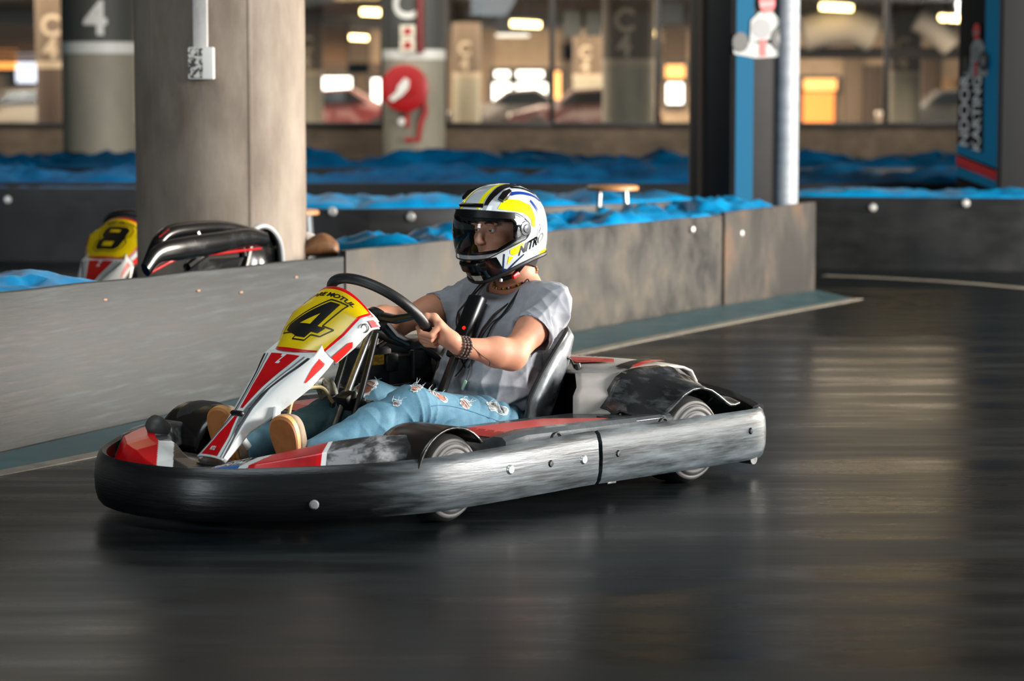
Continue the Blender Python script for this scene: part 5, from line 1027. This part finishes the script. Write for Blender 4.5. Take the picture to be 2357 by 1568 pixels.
# dark lining
mb = MB(); mb.v = [hw(hs(math.cos(math.radians(e))*math.cos(math.radians(a)), math.cos(math.radians(e))*math.sin(math.radians(a)), math.sin(math.radians(e)), -.016)) for e in range(88, -56, -6) for a in range(0, 360, 6)]
for j in range(23):
    for i in range(60):
        e = 88-6*j-3; a = i*6+3; a = a-360 if a > 180 else a
        if abs(a) < 66 and -24 < e < 18: continue
        mb.f.append((j*60+i, j*60+(i+1) % 60, (j+1)*60+(i+1) % 60, (j+1)*60+i)); mb.m.append(0)
mb.build('lining', mat('black helmet lining', (.04, .042, .045), rough=.8), HM, ang=180)
port = [(a, 24 if abs(a) < 55 else 24-(abs(a)-55)*.9) for a in range(-76, 77, 4)]+[(a, -22 if abs(a) < 40 else -22+(abs(a)-40)*.42) for a in range(76, -77, -4)]
MB().tube([hw(AE(a, e, .0005)) for a, e in port], .0052, 8, True).build('eyeport_gasket', HBN, HM)
# visor
VIS = glassy('clear scratched visor', (.94, .95, .955), 1.45, .03, .03)
def vtop(a): a = abs(a); return 27-.02*a if a < 62 else (25.8-((a-62)/32)**2*17)
def vbot(a): a = abs(a); return -27+.0*a if a < 30 else (-27+(a-30)*.30 if a < 78 else -12.6+((a-78)/16)**2*14)
mb = MB(); n1, n2 = 61, 15; aa = np.linspace(-93, 93, n1)
mb.v = [hw(AE(a, vbot(a)+(vtop(a)-vbot(a))*k/(n2-1), .0085-.004*max(0, (abs(a)-70)/23))) for a in aa for k in range(n2)]
for i in range(n1-1):
    for k in range(n2-1): mb.f.append((i*n2+k, (i+1)*n2+k, (i+1)*n2+k+1, i*n2+k+1)); mb.m.append(0)
mb.build('visor', VIS, HM, ang=180)
mb = MB(); mb.tube([hw(AE(a, vbot(a), .0085-.004*max(0, (abs(a)-70)/23))) for a in aa], .0022, 6); mb.tube([hw(AE(a, vtop(a), .0085-.004*max(0, (abs(a)-70)/23))) for a in aa], .0016, 6); mb.build('visor_edge', HBN, HM)
mb = MB(); mb.loft([[hw(AE(a, vtop(a)-.5, .0095)), hw(AE(a, vtop(a)-8.0, .0095))] for a in np.linspace(-66, 66, 40)], False, False); mb.build('sun_strip', mat('black visor strip', (.04, .042, .045), rough=.25), HM, ang=180)
def decal(nm, poly, m, f=None, o=.0012, ml=5):
    f = f or AE; mb = MB()
    def S_(u, v):
        q = f(u, v, o); b = base_z(q[0])+.007
        if q[2] < b and f is AE:
            lo, hi = v, 20.
            for _ in range(14):
                mi = (lo+hi)/2; t = AE(u, mi, o)
                if t[2] < base_z(t[0])+.007: lo = mi
                else: hi = mi
            q = AE(u, hi, o)
        return hw(q)
    frame_poly(mb, poly, S_, 0, ml); return mb.build(nm, m, HM, ang=180)
def SB(sg, lat, o=0.): a, b = math.radians(sg), math.radians(lat); return hs(math.cos(a)*math.cos(b), math.sin(b), math.sin(a)*math.cos(b), o)
for s in (1, -1):
    m_ = lambda P: [(s*a, e) for a, e in P]
    decal('yellow_side_panel', m_([(42, 31), (48, 40), (62, 46), (84, 45), (104, 36), (108, 20), (104, 4), (99, 6), (98, 16), (92, 22), (82, 27), (66, 29), (54, 30)]), HYL)
    decal('yellow_cheek', m_([(58, -24), (80, -16), (82, -20), (72, -30), (64, -32), (58, -29)]), HYL, o=.0012); decal('yellow_cheek_tip', m_([(56, -32), (64, -34), (54, -42)]), HYL)
    decal('navy_cheek_line', m_([(50, -28), (48, -45), (54, -47), (84, -32), (84, -34), (54, -50), (45, -48), (48, -27)]), HNV)
    decal('yellow_rear_corner', m_([(118, -30), (150, -24), (152, -36), (124, -44)]), HYL); decal('blue_rear_corner', m_([(152, -22), (162, -20), (164, -34), (154, -35)]), HBL)
    decal('blue_side_line', m_([(109, 40), (116, 24), (117, 4), (112, -6), (114, -6), (121, 4), (121, 26), (114, 42)]), HBL)
    mb = MB(); decal('blue_top_stripe', [(66, s*31), (76, s*36), (110, s*37), (140, s*33), (140, s*30), (108, s*32), (84, s*31), (68, s*27)], HBL, SB)
    decal('black_top_edge', [(88, s*24), (120, s*27), (150, s*24), (150, s*21), (118, s*22), (90, s*19)], HBK, SB)
    decal('yellow_top_stripe', [(30, s*11), (30, s*17), (60, s*15), (92, s*9), (92, s*5), (60, s*10)], HYL, SB); decal('black_top_stripe', [(30, s*19), (30, s*23), (60, s*24), (88, s*21), (110, s*17), (110, s*8), (92, s*10), (60, s*16.5)], HBK, SB)
    vent = MB().loft([[hw(SB(52, s*29, .001)), hw(SB(52, s*30, .012)), hw(SB(53, s*36, .012)), hw(SB(53, s*37, .001))], [hw(SB(64, s*28, .001)), hw(SB(64, s*29, .016)), hw(SB(64, s*36, .016)), hw(SB(64, s*37, .001))], [hw(SB(80, s*26, .0)), hw(SB(80, s*27, .008)), hw(SB(80, s*31, .008)), hw(SB(80, s*32, .0))]]).build('top_vent', HBK, HM, ang=50)
    mb = MB(); frame_text(mb, 'NITRO', 17, lambda u, v: hw(AE(s*98+u*1.0*(1 if s > 0 else 1), -20+v+u*.34*s, .0016)), bold=.03, maxlen=3, shear=.25); mb.build('side_lettering', HBK, HM, smooth=False)
    decal('white_scuff', m_([(112, 2), (122, 8), (126, -4), (120, -14), (110, -10)]), mat('white lacquer', (.93, .93, .92), rough=.2))
    pv = AE(s*84, 4, .006); M = Matrix.Translation(hw(pv)) @ V(HO*0+HF*pv[0]*.3+HL*pv[1]+HU*pv[2]*.3).to_track_quat('Z', 'Y').to_matrix().to_4x4()
    MB().lathe([(.001, .005), (.012, .0045), (.014, .001), (.022, .0), (.024, -.004)], M, 24).build('visor_pivot', mat('smoked grey pivot', (.30, .31, .32), rough=.25), HM)
    decal('pivot_plate', m_([(74, 18), (84, 18), (92, 10), (94, 0), (90, -8), (80, -10), (70, -12), (68, 0)]), mat('smoky visor side', (.30, .31, .32), (.45, .46, .47), 30, rough=.25), o=.0035)
decal('black_chin', [(-38, -29), (0, -28), (38, -29), (46, -44), (56, -62), (20, -66), (-20, -66), (-56, -62), (-46, -44)], HBK)
MB().loft([[hw(AE(a, -31, .002)), hw(AE(a, -32.5, .013*(1-(a/26)**2)+.002)), hw(AE(a, -39, .013*(1-(a/26)**2)+.002)), hw(AE(a, -42, .001))] for a in np.linspace(-24, 24, 15)]).build('chin_vent', mat('dark vent plastic', (.05, .052, .055), rough=.2), HM, ang=50)
MB().loft([[hw(AE(a, 31, .002)), hw(AE(a, 32, .010)), hw(AE(a, 35, .008)), hw(AE(a, 36.5, .001))] for a in np.linspace(-22, 22, 13)]).build('brow_vent', HBK, HM, ang=50)
decal('white_chin_sticker', [(-4, -46), (14, -46), (14, -62), (-2, -62)], mat('white chin sticker', (.82, .84, .82), (.70, .72, .55), 45, rough=.3), o=.002)
mb = MB(); q = hd(.035, .075, -.135); mb.tube([tuple(hd(0, .10, -.09)), tuple(hd(.03, .07, -.14)), tuple(hd(.05, .02, -.155))], .008, 8, squash=.4); mb.build('chin_strap', HBN, HM)
MB().box(hd(.03, .078, -.137), (.030, .012, .016), Matrix.Rotation(.5, 3, 'Y'), .004).build('red_strap_tab', mat('red strap tab', (.85, .08, .05), rough=.4), HM); MB().lathe([(.001, .006), (.006, .004), (.006, -.004), (.001, -.006)], Matrix.Translation(hd(.075, .055, -.150)), 12).build('strap_button', WHITE, HM)
